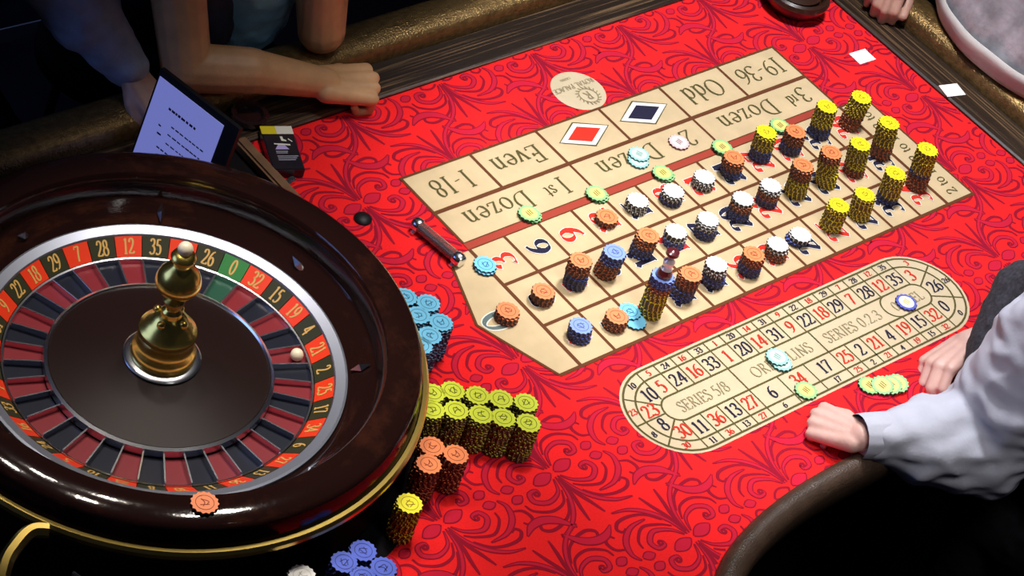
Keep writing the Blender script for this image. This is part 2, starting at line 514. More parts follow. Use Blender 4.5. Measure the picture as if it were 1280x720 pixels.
bt.poly(stadium(1.255))
bt.build('race_track_print', M['beige2'], table)
bc = Print(ZB)
bc.poly(ell(5.98, 3.10, .685, .685, 0, 352, 44))
bc.build('crest_disc_print', M['beige2'], table)
ln = Print(ZL)
W = .085
for y in (Y1, Y2):
    ln.stroke([(0, y), (12.9, y)], W)
ln.stroke([(-.62, Y3 - .03), (12.96, Y3 - .03)], W)
for k in range(0, 13):
    ln.stroke([(k, Y0), (k, Y3)], W * (1.1 if k in (0, 12) else .9))
ln.stroke([(12.93, Y0), (12.93, Y3)], .06)
ln.stroke([(12, Y0), (12.95, Y0)], .06)
ln.stroke([(-.60, Y0), (-1.32, -1.95), (-.62, Y3)], .07)
ln.stroke([(-.04, T0), (12.04, T0)], .07)
ln.stroke([(0, E0), (12, E0)], .11)
for k in (0, 2, 4, 6, 8, 10, 12):
    ln.stroke([(k, E0), (k, T0)], .07 if k in (0, 12) else .08)
for k in (0, 4, 8, 12):
    ln.stroke([(k, D0), (k, E0)], .07)
ln.build('grid_line_print', M['line'], table)
rl = Print(ZL)
rl.stroke([(-.02, (Y0 + D0) / 2), (12.02, (Y0 + D0) / 2)], D0 - Y0)
rl.build('red_band_print', M['redline'], table)
ln2 = Print(ZO)
for y in (Y0 + .015, D0 - .015):
    ln2.stroke([(-.02, y), (12.02, y)], .03)
ln2.build('band_line_print', M['line'], table)
# racetrack lines
rt = Print(ZL)
for r, w in ((1.172, .05), (.908, .045), (.342, .045)):
    q = stadium(r)
    rt.stroke(q + [q[0]], w)
for k in range(17):
    x = .962 + .4993 * k
    rt.stroke([(x, YC + .342), (x, YC + 1.172)], .035)
for x in [.955, 1.45, 1.95, 2.45, 2.95, 3.81, 4.64, 5.48] + [5.48 + .4957 * k for k in range(1, 8)]:
    rt.stroke([(x, YC - .342), (x, YC - 1.172)], .035)
for a in (142, 180, 218):
    rt.stroke([(XL + r * cos(radians(a)), YC + r * sin(radians(a))) for r in (.342, 1.172)], .04)
for a in (30, -29):
    rt.stroke([(XR + r * cos(radians(a)), YC + r * sin(radians(a))) for r in (.342, 1.172)], .04)
for x in (2.95, 5.48):
    rt.stroke([(x, YC - .34), (x, YC + .34)], .04)
rt.stroke(ell(8.05, YC, .342, .342, 90, 270, 18), .04)
rt.build('track_line_print', M['olive'], table)
# words
ol = Print(ZT)
LEFT = (-1, 0)
text(ol, ['i1', '-', 'i1', '8'], 1.0, 1.77, .54, LEFT, .11, .045, .12, width=1.10)
text(ol, 'Even', 2.97, 1.77, .54, LEFT, .11, .045, .08, width=1.42)
text(ol, 'Odd', 9.0, 1.80, .55, LEFT, .11, .045, .08, width=1.20)
text(ol, ['i1', '9', '-', '3', '6'], 11.0, 1.80, .54, LEFT, .10, .045, .06, width=1.50)
for x, a, s in ((3.40, 'i1', 'st'), (7.42, '2', 'nd'), (11.42, '3', 'rd')):
    text(ol, [a], x, .66, .52, LEFT, .11, .045)
    text(ol, s, x - .40, .60, .36, LEFT, .11, .05, .05, width=.30)
    text(ol, 'Dozen', x - 1.93, .66, .52, LEFT, .11, .045, .10, width=1.86)
for r in range(3):
    text(ol, '2 to 1', 12.46, ((Y0, Y1, Y2)[r] + (Y1, Y2, Y3)[r]) / 2, .30, (0, 1), .11, .06, .03, width=.86)
ol.build('word_print', M['olive'], table)
fa = Print(ZT)
text(fa, 'SERIES 5/8', 1.87, YC - .02, .28, (1, 0), .10, .05, .04, width=1.44)
text(fa, 'ORPHELINS', 4.28, YC - .02, .28, (1, 0), .10, .05, .06, width=1.86)
text(fa, 'SERIES 0.2.3', 6.60, YC - .02, .28, (1, 0), .10, .05, .04, width=1.80)
text(fa, '0 SPIEL', 8.46, YC - .02, .27, (1, 0), .09, .05, .04, width=.98)
fa.build('section_print', M['faint'], table)
# numbers of the grid
RED = {1, 3, 5, 7, 9, 12, 14, 16, 18, 19, 21, 23, 25, 27, 30, 32, 34, 36}
pw, pn, prr, pz = Print(ZO), Print(ZT), Print(ZT), Print(ZT)
for k in range(12):
    for r in range(3):
        nmb = 3 * k + 3 - r
        cy = ((Y0, Y1, Y2)[r] + (Y1, Y2, Y3)[r]) / 2
        sq = 1.15 if nmb < 10 else 1.02
        text(pw, str(nmb), k + .5, cy, .55, (0, 1), .24, .05, .06, grow=.06, squeeze=sq, nib=-15)
        text(prr if nmb in RED else pn, str(nmb), k + .5, cy, .55, (0, 1), .24, .05, .06, squeeze=sq, nib=-15)
text(pw, '0', -.78, -2.05, .80, (0, 1), .14, .06, grow=.07)
text(pz, '0', -.78, -2.05, .80, (0, 1), .14, .06)
# track numbers
top = [5, 24, 16, 33, 1, 20, 14, 31, 9, 22, 18, 29, 7, 28, 12, 35]
bot = [(11, 1.2), (36, 1.7), (13, 2.2), (27, 2.7), (6, 3.38), (34, 4.22), (17, 5.06)] + [(nn, 5.728 + .4957 * i) for i, nn in enumerate((25, 2, 21, 4, 19, 15, 32))]
tn = [(nn, .962 + .4993 * (i + .5), 1) for i, nn in enumerate(top)] + [(nn, x, -1) for nn, x in bot]


def tnum(nn, x1, y1, x2, y2):
    dst = prr if nn in RED else pn
    text(dst, str(nn), x1, y1, .325, (1, 0), .15, .07, .05, squeeze=.90)
    text(dst, str(nn), x2, y2, .145, (1, 0), .20, .10, .06, squeeze=1.05)


for nn, x, s in tn:
    tnum(nn, x, YC + s * .625, x, YC + s * 1.04)
for nn, a, xc in ((10, 118, XL), (23, 161, XL), (8, 199, XL), (30, 238, XL), (3, 58, XR), (26, 2, XR), (0, -58, XR)):
    tnum(nn, xc + .64 * cos(radians(a)), YC + .64 * sin(radians(a)), xc + 1.04 * cos(radians(a)), YC + 1.04 * sin(radians(a)))
# diamonds
dm = Print(ZT)
for (cx, col) in ((5.05, prr), (6.985, pn)):
    dd = [(cx, 2.25), (cx + .77, 1.82), (cx, 1.385), (cx - .77, 1.82)]
    pw.poly(dd)
    ol2 = dd + [dd[0]]
    dm.stroke(ol2, .04)
    col.poly([(cx, 2.10), (cx + .52, 1.82), (cx, 1.535), (cx - .52, 1.82)])
dm.build('diamond_outline_print', M['olive'], table)
pw.build('white_outline_print', M['whiteink'], table)
pn.build('black_number_print', M['navyink'], table)
prr.build('red_number_print', M['redink'], table)
pz.build('zero_print', M['zeroink'], table)
# round crest
cr = Print(ZT)
text(cr, 'R', 6.10, 2.86, .26, LEFT, .14, .06)
cr.stroke(ell(6.10, 2.86, .24, .24, 0, 360, 30), .02)
for a in range(0, 360, 20):
    ca, sa = cos(radians(a)), sin(radians(a))
    cr.stroke([(6.10 + .25 * ca, 2.86 + .25 * sa), (6.10 + .32 * ca - .05 * sa, 2.86 + .32 * sa + .05 * ca)], .025)
text(cr, 'ROYAL PALACE', 5.98, 3.28, .15, LEFT, .11, .05, .03)
text(cr, 'CASINO', 5.94, 3.55, .07, LEFT, .14, .08, .08)
cr.build('crest_print', M['faint'], table)

# ---- scroll ornament printed on the felt
sp, sf = Print(.0003), Print(.00052)
ORN = []   # (points, widths, fill)


def orn(pts, w0, w1=None, k=6, closed=False):
    q = smooth(pts, k, closed)
    w1 = w0 if w1 is None else w1
    ORN.append((q, [w0 + (w1 - w0) * sin(pi * i / (len(q) - 1)) for i in range(len(q))]))


ORF = []


def almond(cx, cy, lx, ly, ang):
    q = []
    for s in (1, -1):
        for i in range(9):
            t = -1 + 2 * i / 8
            q.append((s * t * lx, s * ly * (1 - t * t)))
    c, s_ = cos(radians(ang)), sin(radians(ang))
    q = [(cx + x * c - y * s_, cy + x * s_ + y * c) for x, y in q]
    ORN.append((q + [q[0]], [.045] * (len(q) + 1)))
    ORF.append([(cx + (x - cx) * .99, cy + (y - cy) * .99) for x, y in q])


almond(.31, .03, .25, .13, 6)
almond(-.31, -.03, .25, .13, 6)
for sx, sy in ((1, 1), (-1, -1), (1, -1), (-1, 1)):
    m1 = lambda L: [(sx * x, sy * y) for x, y in L]
    big = 1 if sx * sy > 0 else .86
    # C-scroll with a ball end, then its outer echo
    orn(m1([(.10 * big, .14), (.26, .44 * big), (.60, .54), (.86, .38), (.82, .18), (.64, .17), (.62, .28)]), .035, .13)
    orn(m1([(.16, .44), (.36, .70 * big), (.72, .74), (1.04, .54), (1.10, .34)]), .03, .06)
    ORN.append((ell(sx * .68, sy * .25, .05, .05, 0, 360, 10), [.055] * 11))
    almond(sx * 1.13, sy * .15, .14, .09, 10 * sx * sy)
    # blades running across the table
    orn(m1([(.03, .12), (.12, .58), (.34, .96), (.66, 1.22), (1.02, 1.33)]), .03, .11)
    orn(m1([(.00, .18), (.05, .62), (.15, 1.00), (.22, 1.32)]), .03, .08)
    orn(m1([(.22, .66), (.44, .94), (.74, 1.08), (1.06, 1.10), (1.22, .98), (1.16, .86), (1.04, .90)]), .03, .07)
    if sx * sy > 0:
        o_ = m1([(.56, 1.30), (.74, .92), (1.06, .72), (1.38, .74), (1.60, .94)])
        i_ = m1([(.56, 1.30), (.84, 1.02), (1.08, .88), (1.34, .86), (1.60, .94)])
        orn(o_, .035, .05); orn(i_, .035, .05)
        ORF.append(smooth(o_, 6) + list(reversed(smooth(i_, 6)))[1:-1])
    else:
        orn(m1([(.52, .86), (.94, .86), (1.28, .66), (1.42, .36), (1.34, .14)]), .035, .14)
        orn(m1([(1.44, .52), (1.62, .62), (1.66, .84), (1.52, .96), (1.42, .84)]), .03, .07)


def near_layout(x, y):
    return (-.0 < x < 12 and Y3 < y < T0) or (abs(y - YC) < 1.1 and XL < x < XR) or (x < WC[0] + 5.4 and abs(y - WC[1]) < 2)


ok_in = lambda x, y: in_felt(x, y) and not near_layout(x, y)
ca, sa = cos(radians(4)), sin(radians(4))
for i in range(-9, 9):
    for j in range(-8, 6):
        ox, oy = 2.86 * i + 1.36 * j + .2, 2.66 * j - .55
        if not (-8.5 < ox < 17 and -14.5 < oy < 6.5):
            continue
        if near_layout(ox, oy) and near_layout(ox + 1, oy + 1) and near_layout(ox - 1, oy - 1) and near_layout(ox + 1, oy - 1):
            continue
        tr = lambda p: (ox + p[0] * ca - p[1] * sa, oy + p[0] * sa + p[1] * ca)
        for q, w in ORN:
            sp.stroke([tr(p) for p in q], [k + .012 for k in w], ok_in)
            if max(w) > .1:                    # the wide strokes are outlined: pale core
                sf.stroke([tr(p) for p in q], [max(k - .045, .001) for k in w], ok_in)
        for q in ORF:
            q2 = [tr(p) for p in q]
            if all(ok_in(*p) for p in q2):
                sf.poly(q2)
sp.build('scroll_print', M['scroll'], table)['kind'] = 'stuff'
sf.build('scroll_fill_print', M['scroll2'], table)['kind'] = 'stuff'

# ================================================================== WHEEL
wheel = empty('roulette', P(WC[0], WC[1], 0))
tag(wheel, 'roulette wheel in a dark polished wooden bowl with brass trim and gold turret', 'roulette wheel')
Z = (0, 0, 0)
bowl = lathe_obj('bowl', [(4.6, .02), (4.95, .02), (4.98, 1.40), (5.01, 1.56), (4.93, 1.86), (4.90, 1.99), (4.87, 2.05), (4.80, 2.09), (4.30, 2.14), (4.20, 2.12), (4.15, 2.05), (4.12, 1.90), (4.10, 1.56), (4.04, 1.50), (3.60, 1.22), (3.60, .55), (.5, .55), (.5, .02)], M['bowlwood'], wheel, Z, 128)
lathe_obj('brass_trim', [(5.00, 1.40), (5.08, 1.40), (5.13, 1.46), (5.13, 1.55), (5.08, 1.61), (5.00, 1.61)], M['brass'], wheel, Z, 128, True)
# deflectors on the slope
for k in range(8):
    a = radians(12 + 45 * k)
    r0, h0 = 3.84, 1.375
    me = mesh('deflector', [(-.016, 0, 0.004), (0, -.006, 0.002), (.016, 0, .004), (0, .006, .002), (0, 0, .011), (0, 0, -.002)], [(0, 1, 4), (1, 2, 4), (2, 3, 4), (3, 0, 4), (1, 0, 5), (2, 1, 5), (3, 2, 5), (0, 3, 5)], M['chrome'])
    o = link('deflector', me, wheel, (r0 * U * cos(a), r0 * U * sin(a), h0 * U))
    o.rotation_euler = (0, -radians(30), a + (0 if k % 2 else pi / 2))
rotor = lathe_obj('rotor', [(3.56, .60), (3.56, 1.0), (3.34, 1.0), (2.98, .80), (2.98, .70), (2.16, .70), (2.16, .92), (2.10, 1.0), (1.4, 1.12), (.7, 1.22), (.3, 1.25), (.3, .60)], M['discwood'], wheel, Z, 111)
tag(rotor, 'spinning rotor with dark lacquered centre disc')
lathe_obj('metal_ring', [(3.34, 1.19), (3.36, 1.23), (3.54, 1.30), (3.585, 1.28), (3.585, 1.0), (3.34, 1.0)], M['steel'], rotor, Z, 128, True)
lathe_obj('chrome_ring', [(2.93, .88), (2.95, .93), (2.985, .94), (3.0, .90), (3.0, .8), (2.93, .8)], M['chrome'], rotor, Z, 128, True)
lathe_obj('chrome_ring', [(2.10, .98), (2.14, 1.03), (2.2, 1.0), (2.22, .9), (2.2, .8), (2.1, .8)], M['chrome'], rotor, Z, 128, True)
ORDER = [0, 32, 15, 19, 4, 21, 2, 25, 17, 34, 6, 27, 13, 36, 11, 30, 8, 23, 10, 5, 24, 16, 33, 1, 20, 14, 31, 9, 22, 18, 29, 7, 28, 12, 35, 3, 26]


def sector(r0, z0, r1, z1, th, da, seg=3):
    vs_, fs = [], []
    for i in range(seg + 1):
        a = -da / 2 + da * i / seg
        for r, z in ((r0, z0), (r1, z1), (r1, z1 - th), (r0, z0 - th)):
            vs_.append((r * U * cos(a), r * U * sin(a), z * U))
    for i in range(seg):
        for j in range(4):
            fs.append((i * 4 + j, i * 4 + (j + 1) % 4, i * 4 + 4 + (j + 1) % 4, i * 4 + 4 + j))
    fs += [(0, 1, 2, 3), tuple(seg * 4 + j for j in (3, 2, 1, 0))]
    return vs_, fs


STEP = 2 * pi / 37
PH = radians(29)
pm = {}
for c in ('red', 'black', 'green'):
    v, f = sector(3.01, .93, 3.335, 1.19, .2, STEP * .97)
    pm['p' + c] = fixn(mesh('number_plate', v, f, M['plate_' + c]))
    v, f = sector(2.215, .80, 2.93, .82, .1, STEP * .985)
    pm['k' + c] = fixn(mesh('pocket', v, f, M['pocket_' + c]))
fret_me = box_me('fret', (2.22 * U, -.0011, .80 * U), (2.93 * U, .0011, .97 * U), M['chrome'], .0006)
wn = Print(0)
for k, nn in enumerate(ORDER):
    c = 'green' if nn == 0 else ('red' if nn in RED else 'black')
    a = PH - STEP * k
    for nm, key in (('number_plate', 'p'), ('pocket', 'k')):
        o = link(nm, pm[key + c], rotor, Z)
        o.rotation_euler = (0, 0, a)
    o = link('fret', fret_me, rotor, Z)
    o.rotation_euler = (0, 0, a + STEP / 2)
    text(wn, str(nn), 3.175 * cos(a), 3.175 * sin(a), .24, (sin(a), -cos(a)), .16, .09, .05, squeeze=.8)
wv = []
for q in wn.v:
    r = hypot(q.x, q.y) / U
    wv.append((q.x, q.y, (.93 + (r - 3.01) * .8) * U + .0006))
link('wheel_number_print', mesh('wheel_number_print', wv, wn.f, M['wheelink']), rotor)
# turret
tur = lathe_obj('turret', [(.0, 1.24), (.60, 1.24), (.62, 1.32), (.63, 1.44), (.60, 1.52), (.55, 1.58), (.53, 1.66), (.53, 1.86), (.56, 1.92), (.55, 2.0), (.48, 2.06), (.42, 2.16), (.36, 2.20), (.30, 2.32), (.20, 2.38), (.19, 2.48), (.13, 2.54), (.13, 2.64), (.20, 2.70), (.20, 2.76), (.10, 2.84), (.10, 2.92), (.26, 3.00), (.38, 3.10), (.43, 3.20), (.43, 3.28), (.39, 3.42), (.31, 3.54), (.22, 3.62), (.16, 3.68), (.15, 3.76), (.22, 3.80), (.24, 3.88), (.20, 3.95), (.10, 4.0), (0, 4.0)], M['gold'], wheel, Z, 64)
lathe_obj('flange', [(.58, 1.22), (.74, 1.22), (.75, 1.26), (.70, 1.30), (.58, 1.31)], M['chrome'], tur, Z, 64, True)
for k in range(4):
    a = radians(20 + 90 * k)
    bm = bmesh.new()
    bmesh.ops.create_uvsphere(bm, u_segments=12, v_segments=8, radius=.085 * U, matrix=Matrix.Translation((.30 * U * cos(a), .30 * U * sin(a), 2.30 * U)))
    me = bpy.data.meshes.new('boss'); bm.to_mesh(me); bm.free(); me.materials.append(M['gold'])
    for p_ in me.polygons: p_.use_smooth = True
    link('boss', me, tur)
bm = bmesh.new()
bmesh.ops.create_uvsphere(bm, u_segments=20, v_segments=12, radius=.145 * U, matrix=Matrix.Translation((0, 0, 4.08 * U)))
me = bpy.data.meshes.new('finial_ball'); bm.to_mesh(me); bm.free(); me.materials.append(M['ivory'])
for p_ in me.polygons: p_.use_smooth = True
link('finial_ball', me, tur)
# roulette ball lying in the pocket ring
bm = bmesh.new()
bmesh.ops.create_uvsphere(bm, u_segments=20, v_segments=12, radius=.13 * U)
me = bpy.data.meshes.new('roulette_ball'); bm.to_mesh(me); bm.free(); me.materials.append(M['ivory'])
for p_ in me.polygons: p_.use_smooth = True
a = PH - STEP * 5
ball = link('roulette_ball', me, None, P(WC[0], WC[1], .96) + Vector((2.76 * U * cos(a), 2.76 * U * sin(a), 0)))
BALL = ball
tag(ball, 'small ivory roulette ball lying in a pocket of the wheel', 'ball')

# ================================================================== CHIPS
NL = 15
CR, CT = .262, .0455


def chip_mesh(name, mats, r=CR, t=CT):
    vs_, fs, fm = [], [], []
    N = NL * 4
    rr = [r * (1.0 if (i % 4) in (0, 1) else .915) for i in range(N)]
    an = [2 * pi * (i + (.25 if i % 4 in (0, 2) else -.1)) / N for i in range(N)]
    for z, k in ((0, .985), (t * .12, 1), (t * .88, 1), (t, .975)):
        for i in range(N):
            vs_.append((rr[i] * k * U * cos(an[i]), rr[i] * k * U * sin(an[i]), z * U))
    fs.append(tuple(reversed(range(N)))); fm.append(0)
    fs.append(tuple(3 * N + i for i in range(N))); fm.append(0)
    for L in range(3):
        for i in range(N):
            j = (i + 1) % N
            fs.append((L * N + i, L * N + j, (L + 1) * N + j, (L + 1) * N + i))
            fm.append(1 if i % 4 == 0 else 2)
    return mesh(name, vs_, fs, mats, fm)


CHIP = {k: chip_mesh(k + '_chip', CM[k]) for k in CM}
Y_N = {'yellow': 'yellow', 'lime': 'lime green', 'orange': 'orange', 'white': 'white', 'navy': 'navy blue', 'lamplit': 'periwinkle blue', 'blue': 'cobalt blue', 'sky': 'sky blue', 'green': 'green', 'teal': 'teal', 'pink': 'pink', 'royal': 'royal blue'}


NAME = {k: Y_N[k].replace(' ', '_') + '_chip' for k in Y_N}


def emblem(kind, m, z=CT * U + .0003):
    """small printed mark on the face of a chip"""
    p = Print(0)
    if kind == 'mark':
        p.stroke(ell(0, 0, .165, .165, 0, 360, 28), .011)
        for q in ([(-.07, .06), (-.01, -.08), (.07, .08)], [(-.08, -.02), (.02, .07), (.08, -.05)], [(-.02, -.08), (.06, -.07)]):
            p.stroke(smooth(q, 4), .017)
    elif kind == 'mark2':
        p.stroke(ell(0, 0, .165, .165, 0, 360, 28), .011)
        for q in ([(-.06, .08), (-.04, -.08)], [(-.09, .03), (.0, .0), (.08, .06)], [(.07, .07), (.03, -.07), (-.05, -.03)]):
            p.stroke(smooth(q, 4), .017)
    else:
        for x in (-.055, 0, .055):
            p.stroke([(x - .01, -.075), (x, 0), (x + .012, .075)], .026)
    vs_ = [(q.x, q.y, z) for q in p.v]
    return mesh('emblem', vs_, p.f, m)


def disc_mesh(name, r, m, z):
    return mesh(name, [(r * U * cos(2 * pi * i / 28), r * U * sin(2 * pi * i / 28), z) for i in range(28)], [tuple(range(28))], m)


inkc = {'yellow': (.35, .22, .01), 'lime': (.10, .11, .01), 'orange': (.32, .05, .015), 'white': (.6, .58, .55), 'navy': (.02, .03, .14), 'lamplit': (.05, .07, .25), 'blue': (.02, .03, .2), 'sky': (.03, .12, .26)}
EMB = {k: [emblem('mark', mat(k + '_emblem_ink', c, .7)), emblem('mark2', bpy.data.materials[k + '_emblem_ink'])] for k, c in inkc.items()}


def put(color, x, y, z, rot=None, emb=False, label=None, group=None, jit=.012):
    o = link(NAME[color], CHIP[color])
    o.location = P(x + random.uniform(-jit, jit), y + random.uniform(-jit, jit), 0) + Vector((0, 0, z))
    o.rotation_euler = (0, 0, random.uniform(0, 2 * pi) if rot is None else rot)
    tag(o, label, 'poker chip', group)
    if emb:
        e = link('emblem', random.choice(EMB[color]), o)
    return o


ZC = ZT + .0002


ONES = 'zero one two three four five six seven eight nine ten eleven twelve thirteen fourteen fifteen sixteen seventeen eighteen nineteen'.split()


def word(k):
    return ONES[k] if k < 20 else ('twenty', 'thirty')[k // 10 - 2] + ('-' + ONES[k % 10] if k % 10 else '')


ORD = ['first', 'second', 'third', 'fourth', 'fifth', 'sixth', 'seventh', 'eighth', 'ninth', 'tenth', 'eleventh', 'twelfth', 'thirteenth', 'fourteenth', 'fifteenth', 'sixteenth', 'seventeenth', 'eighteenth', 'nineteenth', 'twentieth', 'twenty-first', 'twenty-second', 'twenty-third', 'twenty-fourth', 'twenty-fifth']


def stack(where, x, y, runs, jit=.012, lean=(0, 0)):
    """runs: list of (colour, count) from the bottom to the top"""
    z = ZC
    tot = sum(c for _, c in runs)
    i = 0
    for ri, (col, cnt) in enumerate(runs):
        pos = 'under the top' if len(runs) == 1 else ('at the bottom' if ri == 0 else ('high' if ri == len(runs) - 1 else 'midway'))
        for c in range(cnt):
            i += 1
            xx, yy = x + lean[0] * i / tot, y + lean[1] * i / tot
            if i == tot:
                put(col, xx, yy, z, None, True, f'topmost {Y_N[col]} chip of the stack {where}', None, jit)
            else:
                put(col, xx, yy, z, None, False, f'{Y_N[col]} chip, {ORD[tot - i]} down in the stack {where}', f'{Y_N[col]} chips {pos} in the stack {where}', jit)
            z += CT * U


# stacks on the numbers: number, x, y, runs from the bottom, lean of the stack
GRID = [
    (0, -0.61, -2.08, [('orange', 5)], (0.0, 0.01)),
    (2, 0.5, -1.98, [('orange', 6)], (-0.04, 0.01)),
    (5, 1.48, -1.93, [('navy', 8), ('orange', 7)], (-0.01, 0.05)),
    (8, 2.36, -1.96, [('orange', 9), ('lamplit', 6)], (0.02, -0.06)),
    (12, 3.49, -0.7, [('orange', 4)], (-0.0, -0.01)),
    (15, 4.46, -0.68, [('white', 6)], (-0.03, 0.01)),
    (18, 5.43, -0.83, [('navy', 3), ('white', 4)], (-0.02, 0.01)),
    (21, 6.53, -0.76, [('white', 6)], (-0.02, 0.01)),
    (24, 7.49, -0.74, [('navy', 5), ('orange', 6)], (-0.05, 0.04)),
    (27, 8.59, -0.61, [('navy', 7), ('yellow', 10)], (-0.03, 0.05)),
    (30, 9.52, -0.74, [('navy', 6), ('orange', 7)], (-0.02, 0.03)),
    (33, 10.67, -0.61, [('navy', 7), ('yellow', 12)], (-0.03, 0.05)),
    (36, 11.68, -0.7, [('orange', 9), ('yellow', 11)], (0.03, -0.01)),
    (35, 11.64, -1.85, [('orange', 9), ('yellow', 13)], (-0.09, 0.1)),
    (34, 11.67, -3.07, [('orange', 9), ('navy', 2), ('yellow', 14)], (-0.06, 0.1)),
    (32, 10.51, -2.01, [('orange', 5), ('yellow', 14)], (-0.08, 0.1)),
    (29, 9.52, -2.0, [('yellow', 15), ('orange', 5)], (-0.09, 0.14)),
    (26, 8.52, -1.94, [('yellow', 11), ('orange', 8)], (-0.05, 0.06)),
    (23, 7.61, -1.86, [('navy', 4), ('orange', 4), ('white', 3)], (-0.01, 0.04)),
    (20, 6.6, -1.91, [('navy', 6), ('orange', 4), ('white', 2)], (-0.02, 0.01)),
    (17, 5.41, -2.03, [('navy', 5), ('white', 5)], (-0.03, 0.04)),
    (14, 4.51, -1.93, [('lamplit', 4), ('white', 4)], (-0.01, 0.04)),
    (11, 3.57, -1.83, [('navy', 6), ('orange', 6)], (0.02, -0.01)),
    (7, 2.46, -3.36, [('yellow', 17), ('orange', 3), ('lamplit', 5)], (-0.01, 0.01)),
    (10, 3.52, -3.27, [('navy', 8), ('orange', 7)], (-0.0, -0.02)),
    (13, 4.49, -3.29, [('navy', 7), ('white', 5)], (-0.05, 0.06)),
    (16, 5.54, -3.39, [('navy', 6), ('orange', 6)], (-0.04, 0.02)),
    (19, 6.5, -3.3, [('orange', 5), ('white', 3)], (-0.02, 0.03)),
    (22, 7.35, -3.14, [('navy', 3), ('white', 2)], (0.04, -0.05)),
    (25, 8.5, -3.17, [('yellow', 15)], (-0.01, 0.02)),
    (28, 9.47, -3.2, [('yellow', 14)], (-0.03, 0.07)),
    (31, 10.6, -3.08, [('navy', 4), ('yellow', 14)], (-0.05, 0.04)),
    (4, 1.46, -3.3, [('orange', 6)], (0.01, 0.02)),
    (1, 0.5, -3.22, [('navy', 4), ('lamplit', 3)], (-0.01, 0.05)),
]
for nmb, x, y, runs, lean in GRID:
    stack(f'on printed number {word(nmb)}', x, y, runs, .014, lean)
# bank of stacks beside the wheel
BANK = [
    ('sky', (('farthest along the wheel rim', -2.96, -1.26), ('at the back, off the wheel rim', -2.64, -1.61), ('second along the wheel rim', -3.05, -1.79), ('closest to the printed zero', -2.74, -2.17), ('frontmost, above the lime stacks', -3.18, -2.35), ('half hidden by the wheel rim', -3.53, -2.50))),
    ('lime', (('in back row against brass trim', -4.13, -3.65), ('in front row against brass trim', -4.42, -3.99), ('second from wheel, back row', -3.71, -3.77), ('in the middle of back row', -3.33, -4.10), ('second from right, back row', -2.95, -4.39), ('at right end of back row', -2.55, -4.70), ('second from wheel, front row', -3.99, -4.23), ('in the middle of front row', -3.60, -4.54), ('second from right, front row', -3.23, -4.82), ('at right end of front row', -2.87, -5.15))),
    ('orange', (('rearmost beside the brass trim', -5.02, -4.75), ('rightmost of three by wheel', -4.72, -5.13), ('nearest the lone yellow stack', -5.37, -5.07))),
    ('yellow', (('alone under the brass trim', -6.32, -5.68),)),
    ('blue', (('rearmost of four below wheel', -7.80, -6.17), ('leftmost of four below wheel', -8.27, -6.22), ('rightmost of four below wheel', -7.71, -6.68), ('frontmost of four below wheel', -8.17, -6.66))),
    ('white', (('alone below the wheel front', -9.15, -6.10),)),
]
for col, lst in BANK:
    for where, x, y in lst:
        stack(where, x, y, [(col, 20)], .010)

# loose chips with a printed inlay
INL = {'green': mat('green_chip_inlay', (.78, .74, .20), .5), 'teal': mat('teal_chip_inlay', (.62, .78, .68), .5), 'pink': mat('pink_chip_inlay', (.86, .74, .68), .5), 'royal': mat('royal_chip_inlay', (.86, .82, .70), .5)}
INK = {'green': mat('green_chip_ink', (.30, .16, .03), .6), 'teal': mat('teal_chip_ink', (.16, .34, .30), .6), 'pink': mat('pink_chip_ink', (.25, .08, .12), .6), 'royal': mat('royal_chip_ink', (.70, .52, .05), .6)}
INM = {k: disc_mesh('inlay', .185, INL[k], CT * U + .0003) for k in INL}
INE = {k: emblem('bars', INK[k], CT * U + .0006) for k in INL}


def loose(color, x, y, lvl, label, tilt=None, rot=None):
    o = put(color, x, y, ZC + lvl * CT * U, 0.35 if rot is None else rot, False, label, None, 0)
    link('inlay', INM[color], o)
    link('emblem', INE[color], o)
    if tilt:
        o.rotation_euler = tilt
        o.location.z += .0035
    return o


for x, y, where in ((1.95, .19, 'below the first dozen'), (3.87, .04, 'between the first and second dozen'), (5.86, -.09, 'behind number eighteen'), (7.90, -.01, 'between the second and third dozen'), (9.88, -.03, 'behind number thirty')):
    loose('green', x + .03, y - .02, 0, f'lower green chip of pair on red band {where}')
    loose('green', x - .01, y + .01, 1, f'upper green chip of pair on red band {where}', rot=.2)
loose('teal', 5.62, .52, 0, 'lower teal chip of the pair on the second dozen box')
loose('teal', 5.75, .66, 1, 'upper teal chip of the pair on the second dozen box', rot=.6)
loose('pink', 7.03, .61, 0, 'pale pink chip lying on the second dozen box')
loose('teal', 4.17, -5.86, 0, 'lower teal chip of the pair on the word in the oval track middle')
loose('teal', 4.16, -5.72, 1, 'upper teal chip of the pair on the oval track middle', rot=.5)
loose('green', 4.09, -6.73, 0, 'single green chip on the edge of the oval track near number thirty-four')
for i, (x, y) in enumerate(((5.56, -7.29), (5.80, -7.45), (5.99, -7.53), (6.17, -7.57))):
    loose('green', x, y, 0, f'green yellow chip, {("leftmost", "second from the left", "third from the left", "rightmost")[i]} of the fan of four near the hand', (0, radians(-9) if i else 0, .3) if i else None)
loose('royal', 8.35, -5.83, 0, 'royal blue chip with yellow bars in the small oval of the track')
put('sky', -.07, -.68, ZC, None, False, 'lower sky blue chip of the pair between zero and three', None, 0)
put('sky', -.05, -.65, ZC + CT * U, None, True, 'upper sky blue chip of the pair between zero and three', None, 0)
put('sky', 1.96, -3.43, ZC, None, False, 'sky blue chip lying flat, lower of two between numbers four and seven', None, 0)
put('sky', 2.01, -3.18, ZC + CT * U, None, True, 'sky blue chip half resting on another between numbers four and seven', None, 0)
